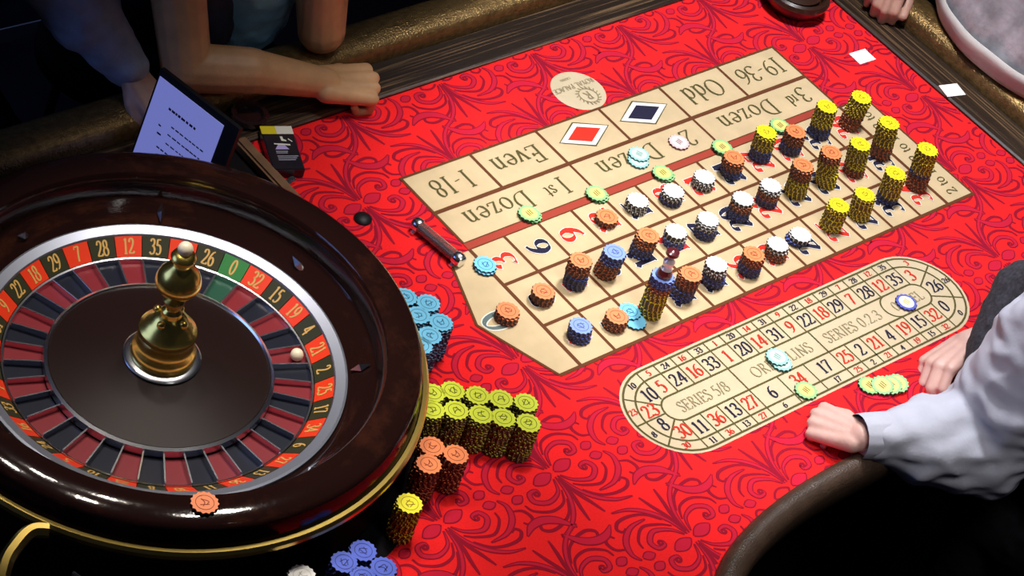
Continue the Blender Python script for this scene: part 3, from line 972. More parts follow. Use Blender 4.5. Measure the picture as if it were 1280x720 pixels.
# one orange chip on the near rim of the wheel
o = put('orange', -10.62, -4.85, 0, 1.0, True, 'orange chip lying on the dark near rim of the roulette wheel', None, 0)
a = atan2(o.location.y / U - WC[1], o.location.x / U - WC[0])
o.location = P(WC[0], WC[1], 2.14) + Vector((4.42 * U * cos(a), 4.42 * U * sin(a), 0))

# ================================================================== SMALL THINGS ON THE TABLE
def lathe_me(name, prof, m, n=32, closed=False, ang=35):
    v, f = lathe(prof, n, closed)
    return autosmooth(fixn(mesh(name, v, f, m)), ang)


# win marker on the stack at 7
top7 = [g for g in GRID if g[0] == 7][0]
n7 = sum(c for _, c in top7[3])
mk = empty('win_marker', P(top7[1] + top7[4][0], top7[2] + top7[4][1], 0) + Vector((0, 0, ZC + n7 * CT * U + .0004)))
tag(mk, 'turned dark red and clear win marker standing on the tallest stack on number seven', 'marker')
link('base', lathe_me('base', [(0, 0), (.17, 0), (.18, .04), (.16, .12), (.13, .2), (0, .2)], mat('dark_red_marker', (.10, .015, .02), .2, coat=.5)), mk)
link('stem', lathe_me('stem', [(0, .2), (.13, .2), (.09, .26), (.12, .34), (.13, .42), (.07, .5), (.05, .58), (0, .58)], mat('clear_marker', (.75, .70, .72), .12, metal=.3)), mk)
link('cap', lathe_me('cap', [(0, .58), (.07, .58), (.15, .63), (.14, .70), (.06, .74), (0, .75)], bpy.data.materials['dark_red_marker']), mk)

# glass tube with chrome ends
tb = empty('glass_tube', P(-.66, .32, .16))
tag(tb, 'clear glass tube with chrome end caps lying beside the betting grid', 'tube')
glass = mat('smoky_glass', (.62, .50, .48), .05, trans=.9)
a1, b1 = Vector((-.72, .95)), Vector((-.55, -.34))
dr = atan2((b1 - a1).y, (b1 - a1).x)
hl = (b1 - a1).length / 2
tb.location = P((a1.x + b1.x) / 2, (a1.y + b1.y) / 2, .17)
tb.rotation_euler = (0, pi / 2, dr)


def zl(me):
    return me


link('tube', lathe_me('tube', [(.135, -hl + .1), (.135, hl - .1), (.115, hl - .1), (.115, -hl + .1)], glass, 32, True), tb)
link('rod', lathe_me('rod', [(.0, -hl + .1), (.055, -hl + .1), (.055, hl - .1), (0, hl - .1)], mat('dark_grey_rod', (.10, .075, .07), .4, metal=.4), 20), tb)
for s in (-1, 1):
    pr_ = [(0, s * (hl - .12)), (.15, s * (hl - .12)), (.165, s * (hl - .08)), (.165, s * (hl + .02)), (.13, s * (hl + .08)), (0, s * (hl + .09))]
    link('end_cap', lathe_me('end_cap', pr_, M['chrome'], 32), tb)
    bx2 = box_me('foot', (.09 * U, -.2 * U, s * (hl - .06) * U - .05 * U), (.163 * U, .2 * U, s * (hl - .06) * U + .05 * U), M['chrome'], .001)
    link('foot', bx2, tb)

# black dome button
bt_ = lathe_obj('felt_button', [(0, .001), (.19, .001), (.20, .03), (.17, .07), (.09, .1), (0, .11)], M['black'], None, P(-1.6, 1.70, .01), 32)
tag(bt_, 'small black domed button set in the red felt left of the grid', 'button')
# dark bowl at the far corner
bw = empty('round_bowl', P(13.72, 3.40, .01))
tag(bw, 'dark brown polished round bowl by the far right corner of the felt', 'bowl')
link('body', lathe_me('body', [(0, 0), (.5, 0), (.62, .06), (.82, .28), (.88, .46), (.84, .58), (.76, .62), (.70, .58), (.66, .40), (.4, .2), (0, .16)], wood_mat('brown_bowl_wood', (.03, .011, .006), (.07, .025, .012), (10, 10, 60), .3, .3), 64), bw)
link('lid_knob', lathe_me('lid_knob', [(0, .16), (.5, .4), (.62, .56), (.3, .66), (.12, .70), (.14, .8), (0, .84)], bpy.data.materials['brown_bowl_wood'], 48), bw)
# white cards
for cx, cy, r, h, lab in ((14.10, 1.12, -.05, .012, 'white square card lying on the red felt by the right rail'), (15.36, -.92, -.25, .10, 'white square card lying on the striped wood of the right rail')):
    o = link('paper_card', box_me('paper_card', (-.29 * U, -.22 * U, 0), (.29 * U, .22 * U, .0012), M['paper']), None, P(cx, cy, h))
    o.rotation_euler = (0, 0, r)
    tag(o, lab, 'card')
# cigarette pack
pk = empty('cigarette_pack', P(-2.09, 4.10, .012))
pk.rotation_euler = (0, 0, radians(-113))
tag(pk, 'black cigarette pack with yellow and white strip on the red felt', 'pack')
L, Wd, Hh = .70, .36, .26
link('carton', box_me('carton', (-L * U, -Wd * U, 0), (L * U, Wd * U, Hh * U), mat('black_carton', (.012, .012, .02), .3, coat=.3), .0015), pk)


def flat(name, pts, z, m, parent):
    return link(name, mesh(name, [(x * U, y * U, z * U) for x, y in pts], [tuple(range(len(pts)))], m), parent)


zz = Hh + .004
yel, whi, lil = mat('yellow_print', (.85, .72, .02), .5), mat('white_print', (.85, .84, .74), .5), mat('lilac_print', (.50, .42, .85), .5)
flat('warning_strip', [(-L, -.02), (-L + .26, -.02), (-L + .26, Wd), (-L, Wd)][::-1], zz, whi, pk)
flat('warning_strip', [(-L, -Wd), (-L + .26, -Wd), (-L + .26, -.02), (-L, -.02)][::-1], zz, yel, pk)
pp = [(.06, -.17), (.06, .15), (-.10, .06), (-.12, -.06)]
flat('logo_print', pp, zz, lil, pk)
flat('logo_print', [(-.14, -.16), (-.10, -.16), (-.06, .20), (-.11, .20)], zz + .003, whi, pk)
flat('logo_print', [(-.36, .02), (-.22, .03), (-.20, .14), (-.24, .14), (-.28, .08), (-.36, .08)], zz, whi, pk)
flat('logo_print', [(-.30, .20), (-.27, .18), (-.18, .26), (-.20, .28)], zz, whi, pk)
gp = mat('grey_print', (.32, .32, .42), .5)
for k, (x0, y0, y1) in enumerate(((.11, -.17, .10), (.16, -.17, .08), (.26, -.17, .30), (.32, -.17, .26), (.38, -.17, .22))):
    flat('fine_print', [(x0, y0), (x0 + .03, y0), (x0 + .03, y1), (x0, y1)], zz, gp, pk)
# small shiny piece beside it
sv = link('metal_lighter', box_me('metal_lighter', (-.16 * U, -.07 * U, 0), (.16 * U, .07 * U, .12 * U), M['chrome'], .002), None, P(-2.42, 3.30, .012))
sv.rotation_euler = (0, 0, .2)
tag(sv, 'small shiny metal lighter on the felt below the black pack', 'lighter')
# ashtray
at = lathe_obj('ashtray', [(0, 0), (.34, 0), (.40, .06), (.42, .2), (.36, .24), (.30, .2), (.28, .08), (0, .06)], mat('dark_glass', (.03, .012, .012), .06, coat=1), None, P(-2.30, 4.98 - .28, .012), 40)
at.location = P(-2.1, 5.32, .105)
tag(at, 'small dark round ashtray on the rail beside the lit sign', 'ashtray')
# lit sign
TL, TR, BR, BL = P(-4.80, 5.36, 2.2), P(-4.45, 3.52, 2.2), P(-4.86, 3.44, .16), P(-5.21, 5.28, .16)
sg = empty('display_sign', P(-4.95, 4.36, .012))
tag(sg, 'lit blue white display sign in a black stand behind the wheel', 'sign')
ex = (TR - TL).normalized(); ey = (TL - BL).normalized(); ez = ex.cross(ey).normalized()


def slab(name, x0, x1, y0, y1, z0, z1, m, parent):
    me = box_me(name, (x0, y0, z0), (x1, y1, z1), m)
    mtx = Matrix((ex, ey, ez)).transposed().to_4x4()
    mtx.translation = BL - sg.location
    me.transform(mtx)
    return link(name, me, parent)


w_, h_ = (TR - TL).length, (TL - BL).length
side = 1 if ez.dot(camo.location - BL) > 0 else -1
slab('frame', -.004, w_ + .028, -.003, h_ + .012, -.010 * side, -.0012 * side, M['black'], sg)
scr = slab('screen', 0, w_, 0, h_, -.0012 * side, 0, mat('lit_screen', (.3, .33, .6), .4, emit=(.20, .22, .60), estr=.62), sg)
ikm = mat('sign_ink', (.01, .01, .06), .6)
bmv, bmf = [], []
random.seed(3)


def dash(x0, x1, y, t):
    x = x0
    while x < x1:
        l = random.uniform(.004, .009)
        b = len(bmv)
        for (px, py) in ((x, y - t), (x + l, y - t), (x + l, y + t * random.uniform(.4, 1)), (x, y + t)):
            bmv.append(BL - sg.location + ex * px + ey * py + ez * .0006 * side)
        bmf.append((b, b + 1, b + 2, b + 3))
        x += l + random.uniform(.001, .003)


dash(.036, .092, h_ * .76, .0022)
dash(.028, .036, h_ * .53, .0016); dash(.052, .118, h_ * .60, .0013)
dash(.030, .034, h_ * .44, .0016); dash(.050, .118, h_ * .50, .0013)
dash(.052, .112, h_ * .40, .0012); dash(.038, .104, h_ * .30, .0014)
link('printed_lines', mesh('printed_lines', bmv, bmf, ikm), scr)['kind'] = 'stuff'
slab('stand_foot', .01, w_ - .01, -.010, 0, -.03, .02, M['black'], sg)

# left end of the table: curved brass edge, acrylic cover
be = smooth([(-13.15, -3.80), (-13.4, -3.68), (-13.75, -3.80), (-14.25, -4.15), (-14.9, -5.0)], 6)
v, f = sweep(be, [(-.12, 1.9), (-.14, 2.0), (-.06, 2.1), (.06, 2.1), (.14, 2.0), (.12, 1.9)])
v2, f2 = sweep(be, [(-.1, .0), (-.1, 1.9), (.1, 1.9), (.1, 0)])
ds = empty('chip_sorter', P(-13.9, -4.9, .012))
tag(ds, 'dark chip sorting unit with curved brass edge left of the wheel', 'chip sorter')
for nm, (vv, f_), m in (('brass_edge', (v, f), M['brass']), ('side_wall', (v2, f2), M['black'])):
    link(nm, fixn(mesh(nm, [x - ds.location for x in vv], f_, m)), ds)
link('housing', box_me('housing', (-1.0 * U, -2.0 * U, 0), (1.3 * U, -.1 * U, 1.2 * U), M['blackmat'], .01), ds)
acr = mat('clear_acrylic', (.75, .75, .70), .08, trans=.95)
o = link('acrylic_cover', box_me('acrylic_cover', (-.5 * U, -.03 * U, 0), (.5 * U, .03 * U, .8 * U), acr, .001), ds, Vector((.75 * U, -.35 * U, 1.2 * U)))
o.rotation_euler = (0, 0, radians(-75))
o = link('acrylic_cover', box_me('acrylic_cover', (-.5 * U, -.03 * U, 0), (.5 * U, .03 * U, .8 * U), acr, .001), ds, Vector((.95 * U, -.60 * U, 1.2 * U)))
o.rotation_euler = (0, 0, radians(-62))
link('hinge', box_me('hinge', (-.05 * U, -.05 * U, 0), (.05 * U, .05 * U, .35 * U), M['brass'], .001), ds, Vector((.55 * U, -.55 * U, 1.2 * U)))

# ================================================================== PEOPLE
def capsule(bm, a, b, ra, rb, seg=14):
    """tapered capsule between two points (grid units)"""
    A, B = P(*a), P(*b)
    d = B - A
    L = d.length or 1e-4
    q = d.to_track_quat('Z', 'Y').to_matrix()
    ra *= U; rb *= U
    prof = [(ra * sin(t), -ra * cos(t)) for t in [pi / 2 * i / 4 for i in range(1, 5)]] + [(rb * cos(t), L + rb * sin(t)) for t in [pi / 2 * i / 4 for i in range(0, 4)]]
    rings = []
    for r, z in prof:
        rings.append([bm.verts.new(A + q @ Vector((r * cos(2 * pi * i / seg), r * sin(2 * pi * i / seg), z))) for i in range(seg)])
    p0 = bm.verts.new(A + q @ Vector((0, 0, -ra)))
    p1 = bm.verts.new(A + q @ Vector((0, 0, L + rb)))
    for i in range(seg):
        j = (i + 1) % seg
        bm.faces.new((p0, rings[0][j], rings[0][i]))
        bm.faces.new((p1, rings[-1][i], rings[-1][j]))
        for k in range(len(rings) - 1):
            bm.faces.new((rings[k][i], rings[k][j], rings[k + 1][j], rings[k + 1][i]))


def blob(bm, c, rx, ry, rz, rot=None):
    m = Matrix.Translation(P(*c)) @ (rot.to_4x4() if rot else Matrix.Identity(4)) @ Matrix.Diagonal((rx * U, ry * U, rz * U, 1))
    bmesh.ops.create_uvsphere(bm, u_segments=20, v_segments=14, radius=1, matrix=m)


def fuse(name, bm, m, voxel=.055, relax=4, wrinkle=0.0, wscale=12, parent=None, cut=None):
    """one continuous skin over the pieces in bm"""
    me = bpy.data.meshes.new(name + '_raw')
    bm.to_mesh(me)
    bm.free()
    o = bpy.data.objects.new(name + '_raw', me)
    COL.objects.link(o)
    r = o.modifiers.new('fuse', 'REMESH')
    r.mode = 'VOXEL'
    r.voxel_size = voxel * U
    dg = bpy.context.evaluated_depsgraph_get()
    dg.update()
    ev = bpy.data.meshes.new_from_object(o.evaluated_get(dg))
    bpy.data.objects.remove(o)
    b2 = bmesh.new()
    b2.from_mesh(ev)
    for _ in range(relax):
        bmesh.ops.smooth_vert(b2, verts=b2.verts[:], factor=.5, use_axis_x=True, use_axis_y=True, use_axis_z=True)
    b2.normal_update()
    if wrinkle:
        for v in b2.verts:
            c = v.co * wscale
            k = noise.noise(c) + .6 * noise.noise(Vector((c.x * 2.3, c.y * 2.3, c.z * 5.0)))
            k += .5 * (1 - abs(noise.noise(Vector((c.x * 1.4 + c.z, c.y * 1.4, c.z * .7)))) * 3)
            v.co += v.normal * (k * wrinkle * U)
    if cut:
        bmesh.ops.bisect_plane(b2, geom=b2.verts[:] + b2.edges[:] + b2.faces[:], plane_co=P(*cut[0]), plane_no=Vector(cut[1]), clear_outer=True)
    b2.to_mesh(ev)
    b2.free()
    ev.name = name
    ev.materials.clear()
    ev.materials.append(m)
    for p_ in ev.polygons:
        p_.use_smooth = True
    return link(name, ev, parent)


def va(a, b, k=1.0):
    return tuple(a[i] + b[i] * k for i in range(3))


def hand(bm, w, d, nrm, thumb=1, curl=1.0, size=1.0):
    """w wrist, d knuckle direction, nrm back of the hand; thumb +1/-1 side along d x nrm; curl 1 fist, .3 relaxed"""
    d = Vector(d).normalized()
    nv = Vector(nrm)
    nv = (nv - d * nv.dot(d)).normalized()
    s = d.cross(nv).normalized() * thumb
    W = Vector(w)
    tp = lambda v: tuple(v)
    S = size
    for i, (off, ln, fr) in enumerate(((.40, 1.12, .130), (.135, 1.18, .136), (-.135, 1.12, .130), (-.39, 1.02, .115))):
        base = W + s * off * .55 * S
        kn = W + d * ln * S + s * off * S + nv * (.05 if i in (1, 2) else 0)
        capsule(bm, tp(base), tp(kn), .24 * S, .155 * S)
        fl_ = (.56, .62, .57, .46)[i] * S
        a1_, a2_, a3_ = (radians(78), radians(165), radians(235)) if curl > .8 else (radians(25 + 30 * curl), radians(60 + 60 * curl), radians(85 + 80 * curl))
        p0_ = kn
        for ang, l_, r_ in ((a1_, fl_ * .85, fr), (a2_, fl_ * .62, fr * .93), (a3_, fl_ * .45, fr * .85)):
            p1_ = p0_ + (d * cos(ang) - nv * sin(ang)) * l_
            capsule(bm, tp(p0_), tp(p1_), r_ * S, r_ * .93 * S, 10)
            p0_ = p1_
    # palm
    capsule(bm, tp(W + d * .25 * S - nv * .1), tp(W + d * .85 * S - nv * .12), .30 * S, .32 * S)
    t0 = W + d * .2 * S + s * .28 * S - nv * .1 * S
    t1 = t0 + (d * .42 + s * .26 - nv * .12) * S
    t2 = t1 + (d * .42 + s * .06 - nv * .16) * S
    t3 = t2 + ((d * .25 - s * .28 - nv * .10) if curl > .8 else (d * .34 + s * .02 - nv * .06)) * S
    capsule(bm, tp(t0), tp(t1), .22 * S, .18 * S, 10)
    capsule(bm, tp(t1), tp(t2), .17 * S, .155 * S, 10)
    capsule(bm, tp(t2), tp(t3), .15 * S, .13 * S, 10)


def head(bm, c, f):
    """skull, jaw, nose, ears; f facing direction in the plane"""
    f = Vector((f[0], f[1], f[2] if len(f) > 2 else -.3)).normalized()
    s = f.cross(Vector((0, 0, 1))).normalized()
    u = s.cross(f).normalized()
    C = Vector(c)
    t = lambda a, b, k: tuple(C + f * a + s * b + u * k)
    blob(bm, t(-.1, 0, .25), 1.05, 1.05, 1.15)
    capsule(bm, t(.30, 0, -.2), t(.42, 0, -.95), .82, .48)
    capsule(bm, t(.98, 0, .15), t(1.16, 0, -.28), .10, .17)
    capsule(bm, t(.85, -.32, .22), t(.85, .32, .22), .16, .16)
    capsule(bm, t(.84, -.2, -.62), t(.84, .2, -.62), .12, .12)
    for q in (-1, 1):
        blob(bm, t(.05, q * 1.02, -.05), .22, .16, .36)
    return C, f, s, u


def face_parts(root, C, f, s, u, hair):
    for q in (-1, 1):
        bm = bmesh.new()
        c = C + f * .90 + s * (q * .36) + u * .02
        blob(bm, tuple(c), .12, .12, .12)
        me = bpy.data.meshes.new('eye'); bm.to_mesh(me); bm.free(); me.materials.append(EYE)
        link('eye', me, root)
    bm = bmesh.new()
    c = C - f * .22 + u * .42
    blob(bm, tuple(c), 1.12, 1.12, 1.12)
    capsule(bm, tuple(C - f * .6 + u * .2), tuple(C - f * .55 - u * .6), .75, .55)
    o = fuse('hair', bm, hair, .09, 2, .05, 40, root)
    return o


EYE = mat('eye_white_brown', (.12, .08, .06), .2)
HAIR = mat('dark_hair', (.012, .009, .008), .6, var=.4, scale=120)
HAIR2 = mat('brown_hair', (.03, .018, .010), .6, var=.4, scale=120)
SK1 = mat('brown_skin', (.56, .31, .15), .5, var=.12, scale=30, bump=.25, bscale=160)
SK2 = mat('fair_skin', (.66, .40, .34), .5, var=.10, scale=30, bump=.2, bscale=160)
SK3 = mat('tan_skin', (.50, .28, .21), .5, var=.10, scale=30, bump=.2, bscale=160)
NAVY = mat('navy_cloth', (.012, .016, .045), .85, var=.2, bump=.3)
LBLUE = mat('light_blue_cloth', (.28, .62, 1.0), .85, var=.08, bump=.3)
DIMBLUE = mat('pale_blue_cloth', (.34, .38, .52), .85, var=.12, bump=.3)
WHITE = mat('white_shirt_cloth', (.47, .48, .56), .8, var=.04, bump=.15)
GREY = mat('grey_shirt_cloth', (.36, .35, .38), .7, var=.35, scale=26, bump=1.0, bscale=45)
HEM = mat('white_hem_cloth', (.60, .58, .55), .85, var=.05, bump=.2)
VEST = mat('charcoal_vest_cloth', (.030, .028, .038), .9, var=.5, scale=140, bump=.5)
TROU = mat('black_trouser_cloth', (.008, .008, .011), .95, var=.3, spec=.1)


def legs(bm, hip, knees, feet, r0=1.0, r1=.72, r2=.45):
    for h_, k_, f_ in zip(hip, knees, feet):
        capsule(bm, h_, k_, r0, r1)
        capsule(bm, k_, f_, r1 * .92, r2)


def shoes(root, feet, d):
    for f_ in feet:
        bm = bmesh.new()
        a = (f_[0], f_[1], -10.05)
        capsule(bm, a, va(a, (d[0], d[1], 0), 1.5), .36, .33)
        fuse('shoe', bm, M['black'], .09, 2, 0, 1, root, ((0, 0, -10.38), (0, 0, -1)))


# ---- player at the far rail with a fist on the wood
p1 = empty('person', P(-1.0, 9.6, -10.4))
p1.location = (0, 0, 0)
tag(p1, 'person in light blue shirt and navy jacket, bare forearm and fist on the far rail', 'person')
bm = bmesh.new()
capsule(bm, (-3.0, 8.2, 4.0), (-3.22, 6.40, 1.10), .66, .56)
capsule(bm, (-3.22, 6.40, 1.10), (-1.9, 5.80, 1.06), .56, .52)
capsule(bm, (-1.9, 5.80, 1.06), (-.25, 5.12, .70), .50, .35)
hand(bm, (-.30, 5.12, .68), (1.0, -.30, -.10), (.10, -.25, 1), -1, 1.0, 1.06)
capsule(bm, (1.0, 8.0, 4.0), (.45, 6.35, 1.08), .80, .55)
capsule(bm, (.45, 6.35, 1.08), (.15, 6.9, 4.3), .56, .34)
hand(bm, (.15, 6.9, 4.4), (-.25, .1, 1), (0, -1, .1), 1, 1.0, .95)
capsule(bm, (-3.0, 8.3, 4.1), (1.0, 8.3, 4.1), .75, .75)
capsule(bm, (-1, 8.5, 3.6), (-1, 11.2, -.6), 1.35, 1.3)
capsule(bm, (-1, 8.2, 4.4), (-1, 7.6, 5.6), .55, .5)
H1 = head(bm, (-1.0, 7.35, 6.9), (.1, -1, -.45))
legs(bm, ((-1.8, 11.0, -.8), (-.2, 11.0, -.8)), ((-2.2, 7.9, -1.6), (.3, 7.9, -1.6)), ((-2.3, 8.4, -9.6), (.4, 8.4, -9.6)))
fuse('body', bm, SK1, .038, 2, 0, 1, p1)
face_parts(p1, *H1, HAIR)
bm = bmesh.new()
capsule(bm, (-.5, 8.3, 3.3), (-.45, 8.6, .6), 1.5, 1.45)
capsule(bm, (-.5, 8.7, .6), (-.8, 11.2, -.5), 1.45, 1.5)
capsule(bm, (-2.9, 8.4, 4.1), (1.0, 8.4, 4.1), .9, .9)
capsule(bm, (1.0, 8.0, 4.0), (.8, 7.2, 2.7), .95, .92)
fuse('shirt', bm, LBLUE, .09, 3, .05, 14, p1)
bm = bmesh.new()
capsule(bm, (-2.5, 8.3, 3.6), (-2.1, 7.75, 1.0), .95, .9)
capsule(bm, (-2.1, 7.75, 1.0), (-2.2, 9.4, -.3), .9, 1.0)
capsule(bm, (-2.9, 8.3, 4.1), (-3.0, 7.9, 3.4), .92, .86)
capsule(bm, (1.05, 8.0, 4.0), (.86, 7.3, 2.6), 1.05, 1.02)
fuse('jacket', bm, NAVY, .09, 3, .05, 14, p1)
bm = bmesh.new()
legs(bm, ((-1.8, 11.0, -.8), (-.2, 11.0, -.8)), ((-2.2, 7.9, -1.6), (.3, 7.9, -1.6)), ((-2.3, 8.4, -9.4), (.4, 8.4, -9.4)), 1.2, .9, .62)
fuse('trousers', bm, TROU, .1, 3, .05, 14, p1)
shoes(p1, ((-2.3, 8.4, -10), (.4, 8.4, -10)), (0, -1))


def stool(x, y, h, label):
    st = empty('bar_stool', P(x, y, -10.4))
    tag(st, label, 'stool')
    link('seat', lathe_me('seat', [(0, 0), (1.9, 0), (2.1, .15), (2.1, .5), (1.9, .65), (0, .7)], M['black'], 40), st, (0, 0, (h + 10.4 - .7) * U))
    for k in range(4):
        a = pi / 4 + k * pi / 2
        bm = bmesh.new()
        capsule(bm, (2.0 * cos(a), 2.0 * sin(a), 0), (1.3 * cos(a), 1.3 * sin(a), h + 10.4 - .75), .12, .12, 10)
        me = bpy.data.meshes.new('leg'); bm.to_mesh(me); bm.free(); me.materials.append(M['blackmat'])
        me.transform(Matrix.Translation((0, 0, -T + .12 * U)))
        link('leg', me, st)


stool(-1.0, 11.3, -2.6, 'black round bar stool under the person at the far rail')

# ---- second player at the left in the gloom
p3 = empty('person')
tag(p3, 'person in a pale blue long sleeved shirt in the gloom left of the sign', 'person')
bm = bmesh.new()
capsule(bm, (-5.9, 9.2, 3.6), (-4.95, 7.9, 1.9), .62, .52)
capsule(bm, (-4.95, 7.9, 1.9), (-4.35, 6.75, 1.0), .5, .34)
hand(bm, (-4.35, 6.7, .97), (.15, -1, -.30), (0, 0, 1), 1, 1.0, .80)
capsule(bm, (-9.0, 9.4, 3.6), (-9.4, 9.9, .6), .62, .5)
capsule(bm, (-9.4, 9.9, .6), (-8.2, 9.2, -.45), .5, .34)
hand(bm, (-8.2, 9.2, -.4), (1, -.3, -.2), (0, 0, 1), -1, 1.0, .92)
capsule(bm, (-9.0, 9.4, 3.9), (-6.1, 9.3, 3.9), .75, .75)
capsule(bm, (-7.8, 9.6, 3.4), (-7.8, 12.0, -.8), 1.3, 1.3)
capsule(bm, (-7.8, 9.3, 4.2), (-7.8, 8.9, 5.4), .55, .5)
H3 = head(bm, (-7.8, 8.7, 6.7), (.2, -1, -.4))
legs(bm, ((-8.6, 11.9, -.9), (-7.0, 11.9, -.9)), ((-9.0, 8.2, -1.7), (-6.6, 8.2, -1.7)), ((-9.1, 8.8, -9.6), (-6.5, 8.8, -9.6)))
fuse('body', bm, SK3, .065, 3, 0, 1, p3)
face_parts(p3, *H3, HAIR)
bm = bmesh.new()
capsule(bm, (-5.9, 9.2, 3.6), (-4.95, 7.9, 1.9), .90, .80)
capsule(bm, (-4.95, 7.9, 1.9), (-4.4, 6.9, 1.08), .74, .47)
capsule(bm, (-9.0, 9.4, 3.6), (-9.4, 9.9, .6), .9, .8)
capsule(bm, (-9.4, 9.9, .6), (-8.4, 9.3, -.3), .78, .5)
capsule(bm, (-9.0, 9.5, 3.9), (-6.1, 9.4, 3.9), .95, .95)
fuse('shirt', bm, DIMBLUE, .09, 3, .06, 14, p3)
bm = bmesh.new()
capsule(bm, (-7.8, 9.6, 3.3), (-7.8, 12.0, -.8), 1.75, 1.6)
fuse('vest', bm, TROU, .1, 3, .05, 14, p3)
bm = bmesh.new()
legs(bm, ((-8.6, 11.9, -.9), (-7.0, 11.9, -.9)), ((-9.0, 8.2, -1.7), (-6.6, 8.2, -1.7)), ((-9.1, 8.8, -9.4), (-6.5, 8.8, -9.4)), 1.2, .9, .62)
fuse('trousers', bm, TROU, .1, 3, .05, 14, p3)
shoes(p3, ((-9.1, 8.8, -10), (-6.5, 8.8, -10)), (0, -1))
stool(-7.8, 12.0, -2.75, 'black round bar stool under the person in pale blue sleeves')

# ---- player at the right rail, grey shirt
p2 = empty('person')
tag(p2, 'person in a grey shirt with white hem leaning on the right rail', 'person')
bm = bmesh.new()
capsule(bm, (18.6, 2.3, 5.0), (18.7, 4.1, 2.0), .6, .5)
capsule(bm, (18.7, 4.1, 2.0), (16.75, 2.75, 1.15), .48, .33)
hand(bm, (16.7, 2.72, 1.08), (-1, -.55, -.22), (-.15, 0, 1), -1, .55, .98)
capsule(bm, (18.6, -3.4, 5.0), (19.2, -4.8, 2.2), .6, .5)
capsule(bm, (19.2, -4.8, 2.2), (17.75, -3.0, 1.0), .48, .33)
hand(bm, (17.7, -2.95, .98), (-.75, .75, -.12), (-.1, 0, 1), 1, .55, .98)
capsule(bm, (18.7, 2.0, 5.2), (18.7, -3.2, 5.2), .8, .8)
capsule(bm, (18.8, -.6, 4.6), (19.4, -.6, .2), 1.5, 1.4)
capsule(bm, (18.6, -.6, 5.4), (18.2, -.6, 6.6), .55, .5)
H2 = head(bm, (18.0, -.6, 7.9), (-1, -.1, -.4))
legs(bm, ((19.5, .3, 0), (19.5, -1.5, 0)), ((19.4, .5, -4.8), (19.4, -1.7, -4.8)), ((19.6, .6, -9.6), (19.6, -1.8, -9.6)))
fuse('body', bm, SK3, .045, 2, 0, 1, p2)
face_parts(p2, *H2, HAIR2)


def loft(name, rings, m, parent, nseg=56, wr=.0, thick=None):
    """rings: (cx, cy, h, rx, ry); an open shell of cloth"""
    vs_, fs = [], []
    for k, (cx, cy, h, rx, ry) in enumerate(rings):
        for i in range(nseg):
            a = 2 * pi * i / nseg
            w = 1 + wr * (sin(a * 7 + k * .35) * .5 + sin(a * 13 + 1.7 - k * .5) * .35 + sin(a * 3 + k) * .4) * (1 if k else .3)
            vs_.append(P(cx + rx * w * cos(a), cy + ry * w * sin(a), h))
    for k in range(len(rings) - 1):
        for i in range(nseg):
            j = (i + 1) % nseg
            fs.append((k * nseg + i, k * nseg + j, (k + 1) * nseg + j, (k + 1) * nseg + i))
    me = mesh(name, vs_, fs, m, None, True)
    o = link(name, me, parent)
    sd = o.modifiers.new('cloth', 'SOLIDIFY')
    sd.thickness = .0025
    sd.offset = 1
    return o


loft('shirt', [(17.95, -.95, .80, 1.85, 2.75), (17.9, -.92, 1.1, 1.85, 2.75), (18.0, -.85, 1.8, 1.8, 2.65), (18.4, -.75, 3.0, 1.75, 2.45), (18.65, -.65, 4.2, 1.7, 2.5), (18.7, -.6, 5.2, 1.4, 2.9), (18.65, -.6, 5.9, 1.0, 1.9), (18.6, -.6, 6.15, .7, .8)], GREY, p2, 120, .07)
loft('hem', [(17.95, -.95, .62, 1.80, 2.72), (17.94, -.95, .80, 1.9, 2.80), (17.9, -.93, 1.10, 1.95, 2.85), (17.92, -.90, 1.30, 1.95, 2.84)], HEM, p2, 96, .02)
bm = bmesh.new()
capsule(bm, (18.6, 2.3, 5.0), (18.75, 4.0, 2.3), .85, .75)
fuse('sleeve', bm, GREY, .09, 3, .05, 14, p2)
bm = bmesh.new()
capsule(bm, (18.6, -3.4, 5.0), (19.15, -4.7, 2.5), .85, .75)
fuse('sleeve', bm, GREY, .09, 3, .05, 14, p2)
bm = bmesh.new()
legs(bm, ((19.5, .2, .2), (19.5, -1.4, .2)), ((19.4, .5, -4.8), (19.4, -1.7, -4.8)), ((19.6, .6, -9.4), (19.6, -1.8, -9.4)), 1.35, .95, .62)
fuse('trousers', bm, TROU, .1, 3, .05, 14, p2)
shoes(p2, ((19.6, .6, -10), (19.6, -1.8, -10)), (-1, 0))

# ---- dealer leaning in at the near side
d = empty('person')
tag(d, 'dealer person in white shirt and dark vest leaning over the near table edge', 'person')
bm = bmesh.new()
LS, LE, LW = (7.4, -9.7, 3.1), (6.75, -9.65, -.1), (3.72, -8.58, .62)
capsule(bm, LS, LE, .66, .52)
capsule(bm, LE, LW, .50, .33)
hand(bm, (3.62, -8.50, .60), (-.22, 1, -.34), (-.45, .1, 1), 1, 1.0, .88)
RS, RE, RW = (12.4, -9.5, 3.2), (12.3, -8.3, .55), (8.30, -7.66, .42)
capsule(bm, RS, RE, .66, .5)
capsule(bm, RE, RW, .48, .34)
hand(bm, RW, (-1, -.06, -.10), (-.10, .55, .8), -1, .55, 1.0)
capsule(bm, (7.9, -9.7, 3.2), (12.0, -9.6, 3.3), .8, .8)
capsule(bm, (10, -9.8, 2.8), (10.4, -12.8, -2.4), 1.4, 1.35)
capsule(bm, (10.1, -9.3, 3.6), (10.3, -8.8, 4.7), .58, .52)
HD = head(bm, (10.4, -8.6, 5.9), (-.3, 1, -.5))
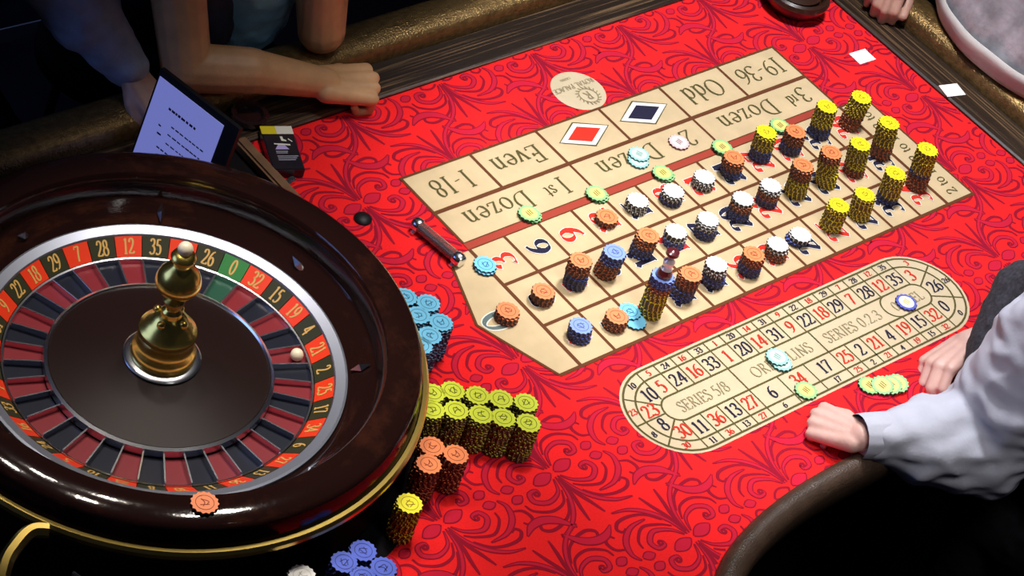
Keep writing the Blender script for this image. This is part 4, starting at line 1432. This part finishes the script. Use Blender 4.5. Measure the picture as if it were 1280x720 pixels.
legs(bm, ((9.4, -12.8, -2.6), (11.2, -12.8, -2.6)), ((8.9, -9.8, -3.2), (11.6, -9.8, -3.2)), ((8.8, -10.4, -9.6), (11.7, -10.4, -9.6)))
fuse('body', bm, SK2, .038, 2, 0, 1, d)
face_parts(d, *HD, HAIR2)
bm = bmesh.new()
capsule(bm, (7.5, -9.7, 3.2), (7.1, -9.8, 1.4), 1.2, 1.28)
capsule(bm, (7.1, -9.8, 1.4), (6.75, -9.75, .1), 1.28, 1.15)
capsule(bm, (6.75, -9.75, .1), (5.3, -9.20, .38), 1.12, .98)
capsule(bm, (5.3, -9.20, .38), (4.10, -8.72, .60), .92, .55)
fuse('sleeve', bm, WHITE, .07, 5, .14, 9, d)
bm = bmesh.new()
capsule(bm, (4.40, -8.84, .58), (3.72, -8.56, .62), .53, .50)
cu = fuse('cuff', bm, WHITE, .05, 1, 0, 1, d, ((3.62, -8.50, .62), (-.92, .38, 0)))
bm = bmesh.new()
capsule(bm, RS, (12.3, -8.6, .75), 1.0, .8)
capsule(bm, (12.3, -8.4, .7), (10.1, -7.55, .6), .75, .52)
fuse('sleeve', bm, WHITE, .08, 3, .06, 13, d)
bm = bmesh.new()
capsule(bm, (8.1, -8.85, 1.0), (9.2, -8.75, 2.3), .85, 1.25)
capsule(bm, (9.3, -8.9, 2.3), (10.6, -9.3, 3.2), 1.15, 1.3)
capsule(bm, (7.80, -8.50, 1.05), (8.9, -8.15, 2.0), .62, .9)
capsule(bm, (9.4, -9.6, 2.4), (11.4, -9.6, 2.6), 1.5, 1.4)
capsule(bm, (10, -9.9, 2.6), (10.3, -12.8, -2.4), 1.75, 1.65)
capsule(bm, (8.6, -9.5, 1.2), (9.6, -12.2, -2.4), 1.2, 1.4)
fuse('vest', bm, VEST, .08, 3, .04, 16, d)
bm = bmesh.new()
legs(bm, ((9.4, -12.8, -2.6), (11.2, -12.8, -2.6)), ((8.9, -9.8, -3.2), (11.6, -9.8, -3.2)), ((8.8, -10.4, -9.4), (11.7, -10.4, -9.4)), 1.3, 1.0, .62)
fuse('trousers', bm, TROU, .1, 3, .05, 14, d)
shoes(d, ((8.8, -10.4, -10), (11.7, -10.4, -10)), (0, 1))
stool(10.3, -13.0, -4.4, 'black round stool under the dealer at the near side')

# ================================================================== BACKGROUND
for x, y in ((-13.0, 14.4), (4.5, 13.5)):
    po = empty('barrier_post', P(x, y, -10.4))
    tag(po, 'dark barrier post standing on the carpet ' + ('left behind the players' if x < 0 else 'behind the far rail players'), 'post')
    link('base', lathe_me('base', [(0, 0), (2.0, 0), (2.0, .15), (.5, .4), (0, .4)], M['blackmat'], 32), po)
    link('pole', lathe_me('pole', [(0, .4), (.35, .4), (.35, 7.2), (.2, 7.4), (0, 7.4)], M['blackmat'], 20), po)
ang = atan2(13.5 - 14.4, 17.5)
st = link('barrier_strap', box_me('barrier_strap', (-8.3 * U, -.02 * U, -.22 * U), (8.3 * U, .02 * U, .22 * U), mat('grey_strap', (.75, .70, .72), .6)), None, P(-4.25, 13.95, -3.9))
st.rotation_euler = (0, 0, ang)
tag(st, 'grey barrier strap stretched between dark posts behind the players', 'strap')
